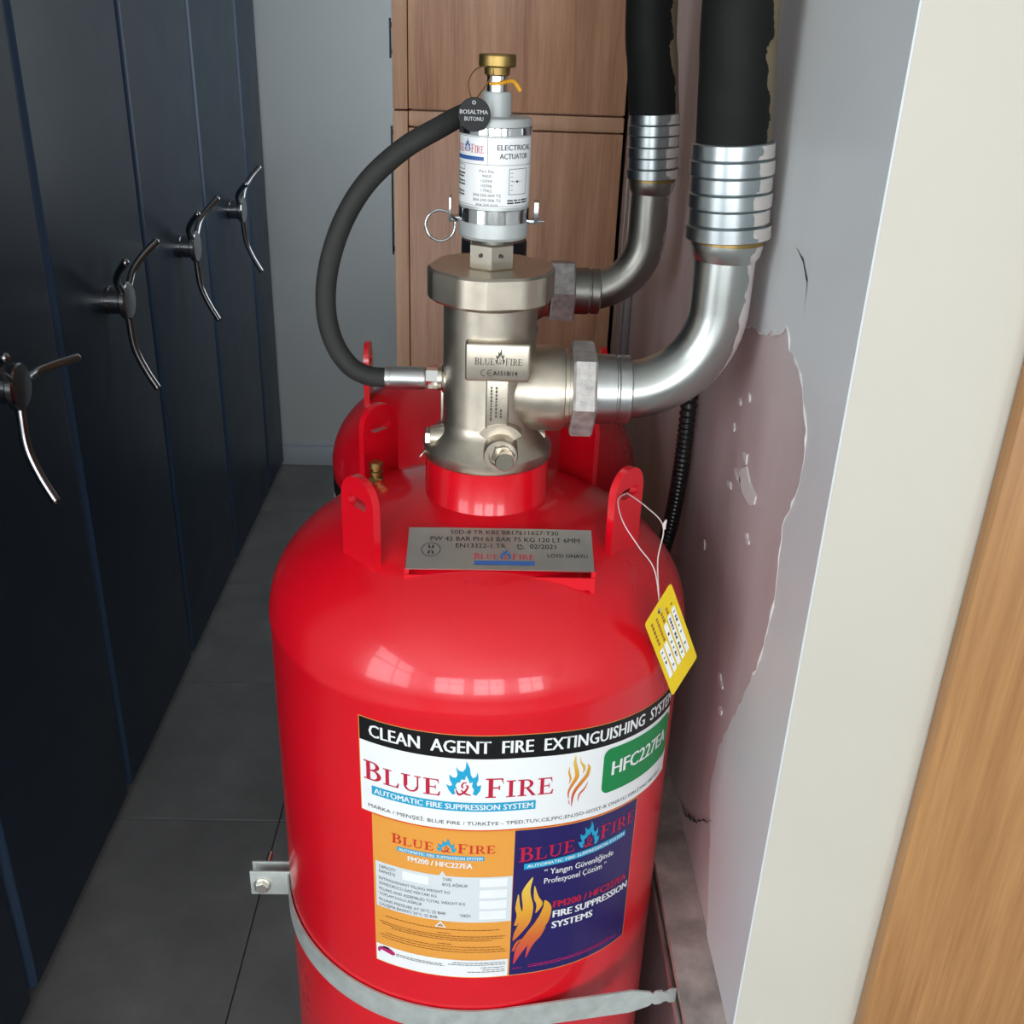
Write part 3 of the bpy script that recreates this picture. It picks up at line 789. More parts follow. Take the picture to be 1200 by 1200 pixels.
for z, a, b in [(.9600, -.070, -.026), (.9580, -.070, -.024), (.9630, -.016, .033), (.9605, -.020, .033), (.9570, .010, .033), (.9540, .012, .033), (.9515, -.002, .033)]:
    d.fine(a, z, b, z + .0008, 'print_text', .0006)
d.poly([(-.0890, .9570), (-.0890, .9612), (-.0855, .9640), (-.0750, .9640), (-.0712, .9610), (-.0712, .9585), (-.0735, .9570), (-.0860, .9600), (-.0872, .9560)], 'print_magenta', .0006)
d.poly([(-.0850, .9632), (-.0825, .9655), (-.0780, .9655), (-.0750, .9632)], 'print_black', .0007)
d.tilt = (.041, .070)
serif_word(d, 'BLUE', .0412, 1.0842, .0945, 1.1005, 'print_crimson', .0006)
serif_word(d, 'FIRE', .1228, 1.0868, .1690, 1.1025, 'print_crimson', .0006)
d.rect(.0462, 1.0745, .1578, 1.0812, 'print_cyan', .0005)
d.text('AUTOMATIC FIRE SUPPRESSION SYSTEM', .0490, 1.0762, .1555, 1.0797, 'print_white', .0007, bold=.02, res=1)
d.tilt = None
d.text('“ Yangın Güvenliğinde', .0656, 1.0662, .1422, 1.0728, 'print_white', .0006, bold=.012)
d.text('Profesyonel Çözüm ”', .0659, 1.0555, .1340, 1.0620, 'print_white', .0006, bold=.012)
d.text('FM200 / HFC227EA', .0768, 1.0240, .1660, 1.0320, 'print_crimson', .0006, bold=.04)
d.text('FIRE SUPPRESSION', .0770, 1.0118, .1690, 1.0200, 'print_white', .0006, bold=.04)
d.text('SYSTEMS', .0765, .9985, .1215, 1.0065, 'print_white', .0006, bold=.04)
for a, b in [(.0400, .0480), (.0550, .1600)]: d.fine(a, .9530, b, .9542, 'print_magenta', .0006)
d.fine(.0550, .9555, .1500, .9565, 'print_magenta', .0006)
part('lettering', d.done(), d.mats, lab2, smooth=0)
d = Decal(tank_map(XA, YA), ['print_cyan', 'print_crimson'])
emblem(d, -.0318, 1.0960, -.0140, 1.1125, 'print_cyan', 'print_crimson', .0006)
part('blue_flame_emblem', d.done(), d.mats, lab2, smooth=0)
d = Decal(tank_map(XA, YA), ['print_cyan', 'print_crimson'])
emblem(d, .0975, 1.0880, .1215, 1.1185, 'print_cyan', 'print_crimson', .0006)
part('blue_flame_emblem', d.done(), d.mats, lab2, smooth=0)
d = Decal(tank_map(XA, YA), ['print_flame'])
for pts_, w_ in FLB:
    sx = (.0736 - .0380) / (280 - 32); sy = (1.0653 - .9592) / (1095 - 565)
    d.stroke([(max(.0372, .0380 + (x - 32) * sx), .9592 + (1095 - y) * sy) for x, y in pts_], [a * .00016 for a in w_], 'print_flame', .0006, per=8)
part('gold_flame_emblem', d.done(), d.mats, lab2, smooth=0)
# small paper sticker low on the left side
d = Decal(tank_map(XA, YA, tilt=False), ['print_white', 'print_crimson'])
d.rect(-.2860, .872, -.2560, .908, 'print_white', .0003); d.rect(-.2600, .876, -.2575, .904, 'print_crimson', .0005)
part('paper_sticker', d.done(), d.mats, tank, smooth=0)

# --- stamped steel name plate on the dome
pc = Vector((.017, .785, 1.3415)); pu = Vector((1, 0.012, 0)).normalized(); pv = Vector((0, .044, .0165)).normalized(); pn = pu.cross(pv)
def plate_map(u, v, h):
    p = pc + pu * u + pv * v + pn * (h - .10 * u * u * 1.0)
    return tuple(p)
d = Decal(plate_map, ['plate_steel'], step=.01)
d.poly([(-.0790, .0245), (.0790, .0245), (.0790, -.0225), (-.0790, -.0225)], 'plate_steel', .0012)
bm_ = d.done()
ret = bmesh.ops.extrude_face_region(bm_, geom=list(bm_.faces))
for v in [g for g in ret['geom'] if isinstance(g, bmesh.types.BMVert)]: v.co -= pn * .0012
bmesh.ops.recalc_face_normals(bm_, faces=bm_.faces)
plate = part('name_plate', bm_, 'plate_steel', tank, smooth=30, label='brushed steel name plate')
part('plate_holder', join(*[box(.017 + s * .0785 - .002, .017 + s * .0785 + .002, .764, .806, 1.308, 1.334) for s in (-1, 1)], box(.017 - .080, .017 + .080, .7625, .7645, 1.317, 1.3285)), 'tank_red', plate)
d = Decal(plate_map, ['print_text', 'print_crimson', 'print_blue'], step=.01)
d.text('50D-8 TR KBS BB17611627-T30', -.0430, .0172, .0500, .0218, 'print_text', .0014, bold=.008, res=2)
d.text('PW 42 BAR PH 63 BAR 75 KG 120 LT 6MM', -.0600, .0092, .0680, .0140, 'print_text', .0014, bold=.008, res=2)
d.text('EN13322-1 TR', -.0380, .0015, .0045, .0063, 'print_text', .0014, bold=.008, res=2)
d.text('02/2021', .0250, .0015, .0475, .0063, 'print_text', .0014, bold=.008, res=2)
d.stroke([(.0150, .0065), (.0150, .0020), (.0170, .0010), (.0200, .0020)], [.0009, .0009, .0009, .0006], 'print_text', .0014)
d.stroke([(.0180, .0060), (.0165, .0045), (.0200, .0038)], [.0008, .0008, .0006], 'print_text', .0014)
d.disc(-.0590, -.0010, .0083, 'print_text', .0014, r_in=.0076, sy=.95)
d.text('u', -.0612, .0004, -.0568, .0042, 'print_text', .0014, bold=.02, fit=True); d.text('n', -.0612, -.0060, -.0568, -.0022, 'print_text', .0014, bold=.02, fit=True)
serif_word(d, 'BLUE', -.0225, -.0110, -.0020, -.0050, 'print_crimson', .0014)
serif_word(d, 'FIRE', .0100, -.0110, .0285, -.0050, 'print_crimson', .0014)
emblem(d, -.0010, -.0115, .0092, .0010, 'print_blue', 'print_crimson', .0014)
d.rect(-.0220, -.0175, .0290, -.0130, 'print_blue', .0014)
d.text('LOYD ONAYLI', .0400, -.0080, .0740, -.0042, 'print_text', .0014, bold=.012, res=1)
part('lettering', d.done(), d.mats, plate, smooth=0)

# --- brass filling fitting on the dome
fx, fy = -.1035, .938; fz = dome_z(math.hypot(fx - XA, fy - YA)) - .004
fit = part('filling_fitting', join(hexprism(.0075, .008, 'Z', (fx, fy, fz), .3, .001), lathe([(.0050, 0), (.0050, .002), (.0066, .003), (.0066, .006), (.0050, .007), (.0050, .009), (.0068, .010), (.0068, .0145), (.006, .0155), (0, .0155)], (fx, fy, fz + .008), 20)), 'brass', tank, label='small brass filling fitting')

# --- valve body
vb = [(.0575, 1.391), (.0585, 1.393), (.0585, 1.401), (.0565, 1.403), (.045, 1.416), (.0418, 1.421), (.0410, 1.426), (.0405, 1.500), (.0405, 1.530), (.0445, 1.534)]
body = lathe(vb, (XVc, YVc, 0), 72)
valve = part('valve_body', body, 'nickel', tank, smooth=30, label='cast nickel-coloured valve body')
# screw cap with flats and gripping notches
def cap_bm(r, z0, z1, cx, cy, flats=8, turn=0.0):
    outl = []
    for i in range(96):
        a = 2 * PI * i / 96
        m = (a - turn) % (2 * PI / flats) - PI / flats
        rr = min(r, r * .955 / max(.01, math.cos(m)))
        outl.append((a, rr))
    bm = bmesh.new(); rings = []
    for k, z in ((.93, z0), (1, z0 + .003), (1, z1 - .002), (.965, z1)):
        rings.append([bm.verts.new((cx + rr * k * math.cos(a), cy + rr * k * math.sin(a), z)) for a, rr in outl])
    for A, B in zip(rings, rings[1:]):
        for i in range(96): bm.faces.new((A[i], A[(i + 1) % 96], B[(i + 1) % 96], B[i]))
    bm.faces.new(list(reversed(rings[0]))); bm.faces.new(rings[-1])
    return bm
part('screw_cap', cap_bm(.0545, 1.533, 1.561, XVc, YVc, 6, .25), 'nickel', valve, smooth=12)
# side outlet
part('outlet_boss', lathe([(.034, .02), (.0375, .034), (.0382, .045), (.0382, .060), (.0372, .0655), (.0350, .0665), (.0350, .0700), (.0330, .0705), (.0330, .0735)], (XVc, YVc, 1.4535), 48, 'X'), 'nickel', valve, smooth=30)
# raised maker's plaque with a stem down to the test plug
def rr_box(x0, x1, y0, y1, z0, z1, b): return box(x0, x1, y0, y1, z0, z1, b, 3)
part('plaque', rr_box(-.0165, .0385, YVc - .0480, YVc - .030, 1.4735, 1.5070, .0028), 'nickel', valve, smooth=40)
part('plaque_stem', rr_box(.0015, .0215, YVc - .0440, YVc - .030, 1.420, 1.478, .002), 'nickel', valve, smooth=40)
fan = []
for k in range(13):
    a = math.radians(35 + 110 * k / 12); fan.append((.0150 + .0225 * math.cos(a), 1.412 + .0225 * math.sin(a)))
for k in range(13):
    a = math.radians(145 - 110 * k / 12); fan.append((.0150 + .010 * math.cos(a), 1.412 + .010 * math.sin(a)))
bm = extrude_poly(fan, .016); bm.transform(Matrix.Translation((0, YVc - .0455, 0)))
part('plug_collar', bm, 'nickel', valve, smooth=40)
plug_c = (.0155, YVc - .042, 1.4110)
def tilted(bm):
    bm.transform(Matrix.Translation(plug_c) @ Matrix.Rotation(-math.radians(12), 4, 'Z') @ Matrix.Rotation(math.radians(8), 4, 'X') @ Matrix.Translation([-c for c in plug_c])); return bm
part('plug_seat', lathe([(.0150, -.010), (.0150, .016), (.0140, .018), (.0105, .018), (.0100, .014), (0, .014)], plug_c, 32, '-Y'), 'nickel', valve, smooth=30)
part('test_plug', join(hexprism(.0105, .006, '-Y', (plug_c[0] + .002, plug_c[1] - .013, plug_c[2]), .2, .0008), lathe([(.0082, 0), (.0082, .0135), (.0075, .0145), (0, .0145)], (plug_c[0] + .003, plug_c[1] - .017, plug_c[2] - .0005), 24, '-Y')), 'nickel_machined', valve, smooth=30)
# left boss low on the body, with vent plug
part('side_boss', lathe([(.014, .02), (.0125, .040), (.0105, .048), (.0105, .051)], (XVc, YVc - .012, 1.4085), 24, '-X'), 'nickel', valve, smooth=30)
part('vent_plug', join(hexprism(.0085, .005, '-X', (XVc - .051, YVc - .012, 1.4085), .2, .0006), sweep(catmull([(XVc - .053, YVc - .016, 1.404), (XVc - .055, YVc - .018, 1.398), (XVc - .058, YVc - .020, 1.395), (XVc - .060, YVc - .02, 1.392)], 4), .0008, 8)), 'nickel_machined', valve, smooth=30)
part('side_boss', lathe([(.012, .02), (.0125, .046), (.0105, .052)], (XVc, YVc + .004, 1.407), 24, 'X'), 'nickel', valve, smooth=30)
part('rib', box(XVc - .0425, XVc - .036, YVc - .004, YVc + .004, 1.415, 1.452, .001), 'nickel', valve)
part('pilot_boss', lathe([(.0165, .030), (.0150, .038), (.0125, .0415), (.0110, .0420), (.0110, .0455)], (XVc, YVc, 1.4600), 28, '-X'), 'nickel_machined', valve, smooth=30)
# marks cast into the plaque
yp = YVc - .0480
d = Decal(lambda u, v, h: (u, yp - h, v), ['engraved'], step=0)
serif_word(d, 'BLUE', -.0085, 1.4885, .0082, 1.4945, 'engraved', .0003, first=1.05, gap=.06)
serif_word(d, 'FIRE', .0172, 1.4885, .0312, 1.4945, 'engraved', .0003, first=1.05, gap=.06)
emblem(d, .0084, 1.4885, .0168, 1.5035, 'engraved', 'engraved', .0003)
for cx_, e in ((-.0005, 0), (.0050, 1)):
    d.raw(*(lambda q: ([p for f in q for p in f], [tuple(range(4 * i, 4 * i + 4)) for i in range(len(q))]))(ring_half(cx_, 1.4815, .0029, .0029, .0006, .0006, math.radians(70), math.radians(290))), 'engraved', .0003)
    if e: d.rect(cx_ - .0026, 1.4812, cx_ + .0003, 1.4818, 'engraved', .0003)
d.text('A1518/14', .0070, 1.4795, .0275, 1.4833, 'engraved', .0003, bold=.012)
part('lettering', d.done(), d.mats, valve, smooth=0)
ys = YVc - .0440
d = Decal(lambda u, v, h: (u, ys - h, v), ['engraved'], step=0)
random.seed(3)
for u0 in (.0055, .0098, .0140):
    v = 1.468 if u0 != .0140 else 1.448
    while v > 1.440:
        L = random.uniform(.0012, .0032); d.rect(u0, v - L, u0 + .0016, v, 'engraved', .0003); v -= L + .0008
part('cast_marks', d.done(), d.mats, valve, smooth=0)

# --- electrical actuator
AX, AY = .0045, YA
act = part('actuator_body', lathe([(.0100, 1.576), (.0100, 1.585), (.0270, 1.5855), (.0285, 1.588), (.0285, 1.6775), (.0275, 1.6795), (.0125, 1.6800), (.0120, 1.6810), (.0120, 1.6960), (.0110, 1.6980), (0, 1.6980)], (AX, AY, 0), 56), 'actuator_grey', tank, smooth=30, label='grey-white cylindrical electrical actuator')
part('hex_nut', hexprism(.0205, .0215, 'Z', (AX - .001, AY - .004, 1.5605), .53, .0015), 'nickel_machined', act, smooth=12)
for sx_, cy_ in ((-.0092, .93), (.0085, .98)):
    part('nut_hole', lathe([(.0016, 0), (.0016, .0008), (0, .0008)], (AX - .001 + sx_, AY - .004 - .0172 * cy_, 1.573), 10, '-Y'), 'crack_dark', act)
for nm, z0, z1, mt in (('clamp_band', 1.5990, 1.6105, 'chrome'), ('top_band', 1.6670, 1.6735, 'chrome')):
    part(nm, lathe([(.0286, z0), (.0293, z0 + .0006), (.0293, z1 - .0006), (.0286, z1)], (AX, AY, 0), 56, cap=False), mt, act)
part('plunger', lathe([(.0080, 1.697), (.0080, 1.7130)], (AX, AY, 0), 28), 'chrome', act)
part('release_knob', lathe([(.0085, 1.7095), (.0100, 1.7105), (.0103, 1.7155), (.0140, 1.7160), (.0146, 1.7170), (.0146, 1.7240), (.0138, 1.7252), (0, 1.7252)], (AX, AY, 0), 36), 'brass', act, smooth=30)
part('clip', join(box(AX - .0365, AX - .0285, AY - .006, AY + .006, 1.597, 1.6015, .0005), box(AX - .0370, AX - .0350, AY - .007, AY + .007, 1.597, 1.617, .0005)), 'chrome_dark', act)
part('clip', join(box(AX + .0285, AX + .0375, AY - .006, AY + .006, 1.597, 1.6005, .0005), box(AX + .0330, AX + .0370, AY - .007, AY + .007, 1.598, 1.6150, .0005)), 'chrome_dark', act)
ring = [(-.052 + .0125 + .0122 * math.cos(a), AY - .004, 1.5935 + .0125 * math.sin(a)) for a in (math.radians(60 + 330 * k / 30) for k in range(31))]
ring = ring + [(-.0300, AY - .006, 1.6010), (-.0240, AY - .014, 1.6000)]
part('safety_pin', join(sweep(catmull(ring, 2), .0011, 10), sweep([(-.030, AY - .003, 1.6005), (.0465, AY - .003, 1.5990)], .0009, 8)), 'chrome_dark', act, label='wire pull ring of the safety pin')
d = Decal(tank_map(AX, AY, 0, False, .0285), ['print_white', 'print_text', 'print_blue', 'print_crimson', 'print_grey'], step=.003)
d.rect(-.055, 1.6130, .055, 1.6668, 'print_white', .0003)
d.rect(-.055, 1.6140, .055, 1.6143, 'print_text', .0005); d.rect(-.055, 1.6455, .055, 1.6458, 'print_text', .0005); d.rect(-.055, 1.6660, .055, 1.6663, 'print_text', .0005)
d.rect(-.0062, 1.6457, -.0059, 1.6661, 'print_text', .0005)
serif_word(d, 'BLUE', -.0480, 1.6542, -.0290, 1.6605, 'print_crimson', .0005)
serif_word(d, 'FIRE', -.0205, 1.6542, -.0092, 1.6605, 'print_crimson', .0005)
emblem(d, -.0285, 1.6542, -.0212, 1.6650, 'print_blue', 'print_crimson', .0005)
d.rect(-.0450, 1.6485, -.0090, 1.6515, 'print_blue', .0005)
d.text('ELECTRICAL', .0015, 1.6570, .0340, 1.6610, 'print_text', .0005, bold=.02)
d.text('ACTUATOR', .0035, 1.6505, .0300, 1.6545, 'print_text', .0005, bold=.02)
z = 1.6420
for s_, hw in (('Part No', .0060), ('9450', .0036), ('10394', .0044), ('10396', .0044), ('17962', .0044), ('304.205.009.TS', .0115), ('304.205.006.TS', .0115), ('304.205.010', .0090)):
    d.text(s_, -.0065 - hw, z - .0022, -.0065 + hw, z, 'print_text', .0005, res=1); z -= .0037
d.outline(.0115, 1.6230, .0300, 1.6430, .0004, 'print_text', .0005)
d.rect(.0140, 1.6330, .0230, 1.6333, 'print_text', .0005); d.disc(.0190, 1.6332, .0010, 'print_text', .0006)
for zz in (1.6395, 1.6365, 1.6335, 1.6300, 1.6265): d.rect(.0130, zz, .0150, zz + .0004, 'print_text', .0005)
for zz in (1.6180, 1.6160): d.fine(.0105, zz, .0330, zz + .0012, 'print_text', .0005)
d.outline(-.0400, 1.6405, -.0275, 1.6445, .0004, 'print_text', .0005)
for zz in (1.6370, 1.6345, 1.6310, 1.6285, 1.6230, 1.6205): d.fine(-.0450, zz, -.0262 - random.uniform(0, .003), zz + .0012, 'print_text', .0005)
part('actuator_label', d.done(), d.mats, act, smooth=0, label='white printed label around the actuator')

# --- round black hang tag on its wire, tie on the plunger (hanging things of their own)
tg = thing('hang_tag', 'small round black tag hanging by a wire ring from the brass knob', 'tag', (-.0125, AY - .034, 1.6705))
tb_ = lathe([(.0122, 0), (.0126, .0003), (.0126, .0013), (.0122, .0016), (0, .0016)], (0, 0, 0), 32, '-Y')
tb_.transform(Matrix.Translation((-.0125, AY - .0310, 1.6830)) @ Matrix.Rotation(.08, 4, 'X'))
part('disc', tb_, 'tag_black', tg)
ytag = AY - .0328
d = Decal(lambda u, v, h: (u, ytag - h - (1.683 - v) * -.08, v), ['print_white'], step=0)
d.text('BOSALTMA', -.0235, 1.6835, -.0020, 1.6865, 'print_white', .0004, bold=.015); d.text('BUTONU', -.0200, 1.6785, -.0055, 1.6815, 'print_white', .0004, bold=.015)
d.disc(-.0128, 1.6918, .0014, 'print_white', .0004, r_in=.0010)
part('lettering', d.done(), d.mats, tg, smooth=0)
wr_ = [(-.0128, AY - .033, 1.6915), (-.0165, AY - .028, 1.6985), (-.0170, AY - .022, 1.7070), (-.0125, AY - .016, 1.7140), (-.0050, AY - .011, 1.7165), (.0010, AY - .0098, 1.7140), (-.0020, AY - .012, 1.7060), (-.0080, AY - .020, 1.6980), (-.0128, AY - .031, 1.6920)]
part('wire_ring', sweep(catmull(wr_, 6), .00055, 8), 'brass', tg)
ty = part('seal_tie', sweep(catmull([(AX - .006, AY - .009, 1.7040), (AX + .003, AY - .0098, 1.7045), (AX + .0095, AY - .004, 1.7060), (AX + .0140, AY - .001, 1.7050), (AX + .0185, AY + .001, 1.6990)], 6), [.0012] * 6 + [.0014] * 6 + [.0017] * 13, 8), 'tie_orange', base=(AX, AY, 1.698))
props(ty, 'short orange plastic seal tie wrapped round the chrome plunger', 'tie')

# ---------------------------------------------------------------- rear cylinder
X2, Y2 = .002, 1.292
tank2 = make_tank(X2, Y2, 'rear red gas cylinder half hidden behind the front one, with thin lifting lugs', [(180, .152, 180), (0, .150, 0), (90, .140, 90), (270, .140, 270)], -.022)
part('neck', lathe([(.064, 1.310), (.0595, 1.325), (.0565, 1.330), (.0565, 1.385), (.055, 1.387)], (X2 + .004, Y2, 0), 48), 'tank_red', tank2)
v2 = part('valve_body', lathe([(.0575, 1.386), (.0585, 1.396), (.047, 1.409), (.041, 1.424), (.040, 1.478)], (X2 + .006, Y2, 0), 48), 'nickel', tank2, smooth=30)
part('valve_cap', lathe([(.0385, 1.478), (.0400, 1.480), (.0400, 1.503), (.0390, 1.505), (0, 1.505)], (X2 + .006, Y2, 0), 48), 'plastic_black', v2, smooth=30)
part('outlet_boss', lathe([(.034, .02), (.0370, .034), (.0370, .060), (.033, .0665), (.033, .0715)], (X2 + .004, Y2, 1.4435), 40, 'X'), 'nickel', v2, smooth=30)
d = Decal(tank_map(X2, Y2, math.radians(-62), False), ['print_white', 'print_black'])
d.rect(-.1014, 1.1032, .2317, 1.2026, 'print_white', .0003); d.rect(-.1014, 1.1790, .2317, 1.2026, 'print_black', .0004)
part('band_label', d.done(), d.mats, tank2, smooth=0)

# ================================================================ DISCHARGE HOSES
def elbow(x0, xe, y, z0, z1, Rb, n=18):
    pts = [(x0, y, z0), (xe - Rb - .012, y, z0), (xe - Rb, y, z0)]
    for k in range(1, n + 1):
        a = PI / 2 * k / n
        pts.append((xe - Rb + Rb * math.sin(a), y, z0 + Rb - Rb * math.cos(a)))
    pts += [(xe, y, z0 + Rb + .012), (xe, y, z1)]
    out = []
    for a, b in zip(pts, pts[1:]):
        m = 3 if (Vector(b) - Vector(a)).length > .012 else 1
        out += [tuple(Vector(a).lerp(Vector(b), t / m)) for t in range(m)]
    return out + [pts[-1]]
def discharge(label, y, zax, xn0, xn1, rn, rp, xe, zt, lean, rf, rh, zf0, zf1, nut_mat, pipe_mat, Rb, hose_lean, turn):
    root = thing('discharge_hose', label, 'hose', (xe, y, zax), 'black discharge hoses with steel elbows')
    part('swivel_nut', hexprism(rn, xn1 - xn0, 'X', (xn0, y, zax), turn, .002), nut_mat, root, smooth=12)
    e = part('pipe_elbow', sweep(elbow(xn1 - .002, xe, y, zax, zt, Rb), rp, 40), pipe_mat, root, smooth=50)
    part('pipe_collar', lathe([(rp, 0), (rp + .0055, .001), (rp + .0055, .019), (rp + .0035, .020), (rp + .0035, .0215), (rp + .005, .0225), (rp + .005, .032), (rp, .034)], (xn1 - .001, y, zax), 44, 'X'), 'steel_galvanised' if rp > .024 else pipe_mat, e, smooth=25)
    part('pipe_flare', lathe([(rp, -.018), (rp + .003, -.013), (rp + .0045, -.006), (rp + .0045, -.002)], (xe, y, zf0), 40), pipe_mat, e, smooth=30)
    part('brass_ring', lathe([(rp + .0035, -.004), (rp + .0048, -.003), (rp + .0048, .001), (rp + .0035, .002)], (xe, y, zf0), 40), 'brass', e)
    # crimped ferrule with stepped grooves
    n = 6; path = []; rad = []
    H = zf1 - zf0
    for k in range(n):
        a = k / n; b = (k + 1) / n
        r0 = rf * (1.0 if k % 2 == 0 else .972)
        for t in (a + .002, a + .015, b - .015, b - .002):
            path.append((xe + lean * t, y, zf0 + H * t)); rad.append(r0 * (1.03 if k == 0 else 1) if t not in (a + .002, b - .002) else r0 * .96)
    part('crimp_ferrule', sweep(path, rad, 44), 'ferrule_zinc', root, smooth=25)
    top = (xe + lean, y, zf1 - .006)
    hp = catmull([top, (xe + lean + hose_lean * .5, y, zf1 + .05), (xe + lean + hose_lean, y, zf1 + .12), (xe + lean + hose_lean * 1.4, y, zf1 + .4), (xe + lean + hose_lean * 1.5, y, 2.7), (xe + lean + hose_lean * 1.5, y, ZC)], 8)
    h = part('rubber_hose', sweep(hp, rh, 40), 'hose_painted', root, smooth=50)
    return root, h, hp
discharge('thick front black discharge hose with bright steel elbow from the front valve', YA, 1.4535, .0770, .0975, .0425, .0258, .2015, 1.588, -.0045, .0345, .0300, 1.590, 1.667, 'nut_zinc', 'pipe_zinc', .078, -.007, .67)
r2, h2, hp2 = discharge('thinner-looking rear black discharge hose with dull elbow, behind the front hose', Y2, 1.4435, .0790, .1090, .0400, .0232, .1945, 1.580, -.0035, .0305, .0290, 1.582, 1.655, 'nut_zinc', 'pipe_dull', .070, -.014, .4)
hx = hp2[8]
def hose_map(u, v, h):
    t = (v - 1.66) / .12; cx = .191 - .0135 * max(0, min(1.2, t)); a = u / .029 - 1.02
    return (cx + (.029 + h) * math.sin(a), Y2 - (.029 + h) * math.cos(a), v)
d = Decal(hose_map, ['hose_print'], step=.003)
d.text('ST DN 51 WP 40 BAR', -.0035, 1.664, .0035, 1.800, 'hose_print', .0006, bold=.01, vertical=True)
part('lettering', d.done(), d.mats, h2, smooth=0)

# ================================================================ PILOT HOSE (actuation line on the left)
ph = thing('pilot_hose', 'thin dark grey rubber hose looping left from the front valve up behind the actuator', 'hose', (-.088, YA, 1.459))
hp_ = [(-.0840, .886, 1.4590), (-.0960, .886, 1.4592), (-.1060, .886, 1.4612), (-.1190, .887, 1.4685), (-.1309, .888, 1.4857), (-.1373, .889, 1.5085), (-.1377, .890, 1.5346), (-.1321, .891, 1.5638), (-.1194, .893, 1.5960), (-.0995, .896, 1.6255), (-.0712, .902, 1.6505), (-.0440, .912, 1.6660), (-.0190, .935, 1.6770), (.0020, .985, 1.6740), (.0080, 1.08, 1.6550), (.0080, 1.20, 1.6200), (.0080, 1.275, 1.5700), (.0080, 1.292, 1.5200)]
part('rubber_hose', sweep(catmull(hp_, 8), .0087, 24), 'rubber_hose', ph, smooth=60)
part('end_ferrule', lathe([(.0085, 0), (.0102, .0008), (.0102, .0045), (.0098, .0052), (.0102, .006), (.0102, .0350), (.0095, .0362)], (-.0885, YA, 1.4593), 32, 'X'), 'steel_galvanised', ph, smooth=30)
part('coupling_nut', hexprism(.0096, .0120, 'X', (-.0525, YA, 1.4597), .5, .001), 'chrome', ph, smooth=12)
part('end_ferrule', lathe([(.0085, 1.5045), (.0102, 1.507), (.0102, 1.535), (.0088, 1.536)], (.0080, Y2, 0), 28), 'steel_galvanised', ph, smooth=30)

# ================================================================ CLAMP STRAP, STRUT, CONDUIT
ZT = .8870
strut = thing('strut_channel', 'dull grey steel strut channel fixed along the wall below the cylinder', 'channel', (XW - .02, 1.2, .867))
sec = [(0, 0), (.0405, 0), (.0405, .041), (0, .041), (0, .0315), (.0025, .0315), (.0025, .0385), (.038, .0385), (.038, .0025), (.0025, .0025), (.0025, .0095), (0, .0095)]
bm = bmesh.new(); ya_, yb_ = .660, 1.70
A_ = [bm.verts.new((XW - .0408 + x, ya_, .8665 + z)) for x, z in sec]; B_ = [bm.verts.new((XW - .0408 + x, yb_, .8665 + z)) for x, z in sec]
for i in range(len(sec)):
    j = (i + 1) % len(sec); bm.faces.new((A_[i], A_[j], B_[j], B_[i]))
bm.faces.new(A_); bm.faces.new(list(reversed(B_)))
bmesh.ops.triangulate(bm, faces=[f for f in bm.faces if len(f.verts) > 4]); bmesh.ops.recalc_face_normals(bm, faces=bm.faces)
plain('strut_steel', (0.50, 0.46, 0.42), 0.42, metal=0.5, noise=0.35, nscale=30, bump=0.15, bscale=120)
part('channel_profile', bm, 'strut_steel', strut, smooth=20)

strap = thing('clamp_strap', 'flat zinc strap bent round the front cylinder, bolted at its left end', 'strap', (XA, YA, ZT - .015))
prof = []   # (point, half height)
for k in range(0, 97):
    a = math.radians(188 + (280 - 188) * k / 96)
    prof.append((XA + (R + .0012) * math.cos(a), YA + (R + .0012) * math.sin(a), .0148))
a = math.radians(280); px, py = prof[-1][0], prof[-1][1]; tx, tyy = -math.sin(a), math.cos(a)
for k in range(1, 60):
    s = k * .003
    x = px + tx * s
    if x > XW - .0400: break
    hh = .0148
    if x > .158: hh = max(.0088, .0148 - (x - .158) * .30)
    if .1785 < x < .1815 or .1905 < x < .1935: hh = .0062
    prof.append((x, py + tyy * s, hh))
bm = bmesh.new(); rows = []
for i, (x, y, hh) in enumerate(prof):
    x2, y2, _ = prof[min(i + 1, len(prof) - 1)]; x1, y1, _ = prof[max(i - 1, 0)]
    t = Vector((x2 - x1, y2 - y1, 0)).normalized(); nrm = Vector((t.y, -t.x, 0))
    q = Vector((x, y, ZT))
    rows.append([bm.verts.new(q + Vector((0, 0, -hh))), bm.verts.new(q + Vector((0, 0, hh))), bm.verts.new(q + nrm * .002 + Vector((0, 0, hh))), bm.verts.new(q + nrm * .002 + Vector((0, 0, -hh)))])
for A, B in zip(rows, rows[1:]):
    for k in range(4): bm.faces.new((A[k], B[k], B[(k + 1) % 4], A[(k + 1) % 4]))
bm.faces.new(rows[0]); bm.faces.new(list(reversed(rows[-1])))
bmesh.ops.recalc_face_normals(bm, faces=bm.faces)
part('band', bm, 'strap_zinc', strap, smooth=40)
yf = YA + (R + .002) * math.sin(math.radians(188)) - .0005
part('flange', box(-.2430, -.1990, yf - .0024, yf, ZT - .0165, ZT + .0165, .0006), 'strap_zinc', strap)
part('flange', box(-.2430, -.1990, yf + .012, yf + .0144, ZT - .0165, ZT + .0165, .0006), 'strap_zinc', strap)
part('bolt', join(lathe([(.0095, 0), (.0095, .0015), (.0070, .002), (0, .002)], (-.2300, yf - .0022, ZT - .002), 24, '-Y'), hexprism(.0078, .006, '-Y', (-.2300, yf - .0035, ZT - .002), .3, .0008), lathe([(.0030, -.045), (.0030, 0)], (-.2300, yf, ZT - .002), 14, '-Y')), 'bolt_zinc', strap, label='hexagon bolt through the strap flange')

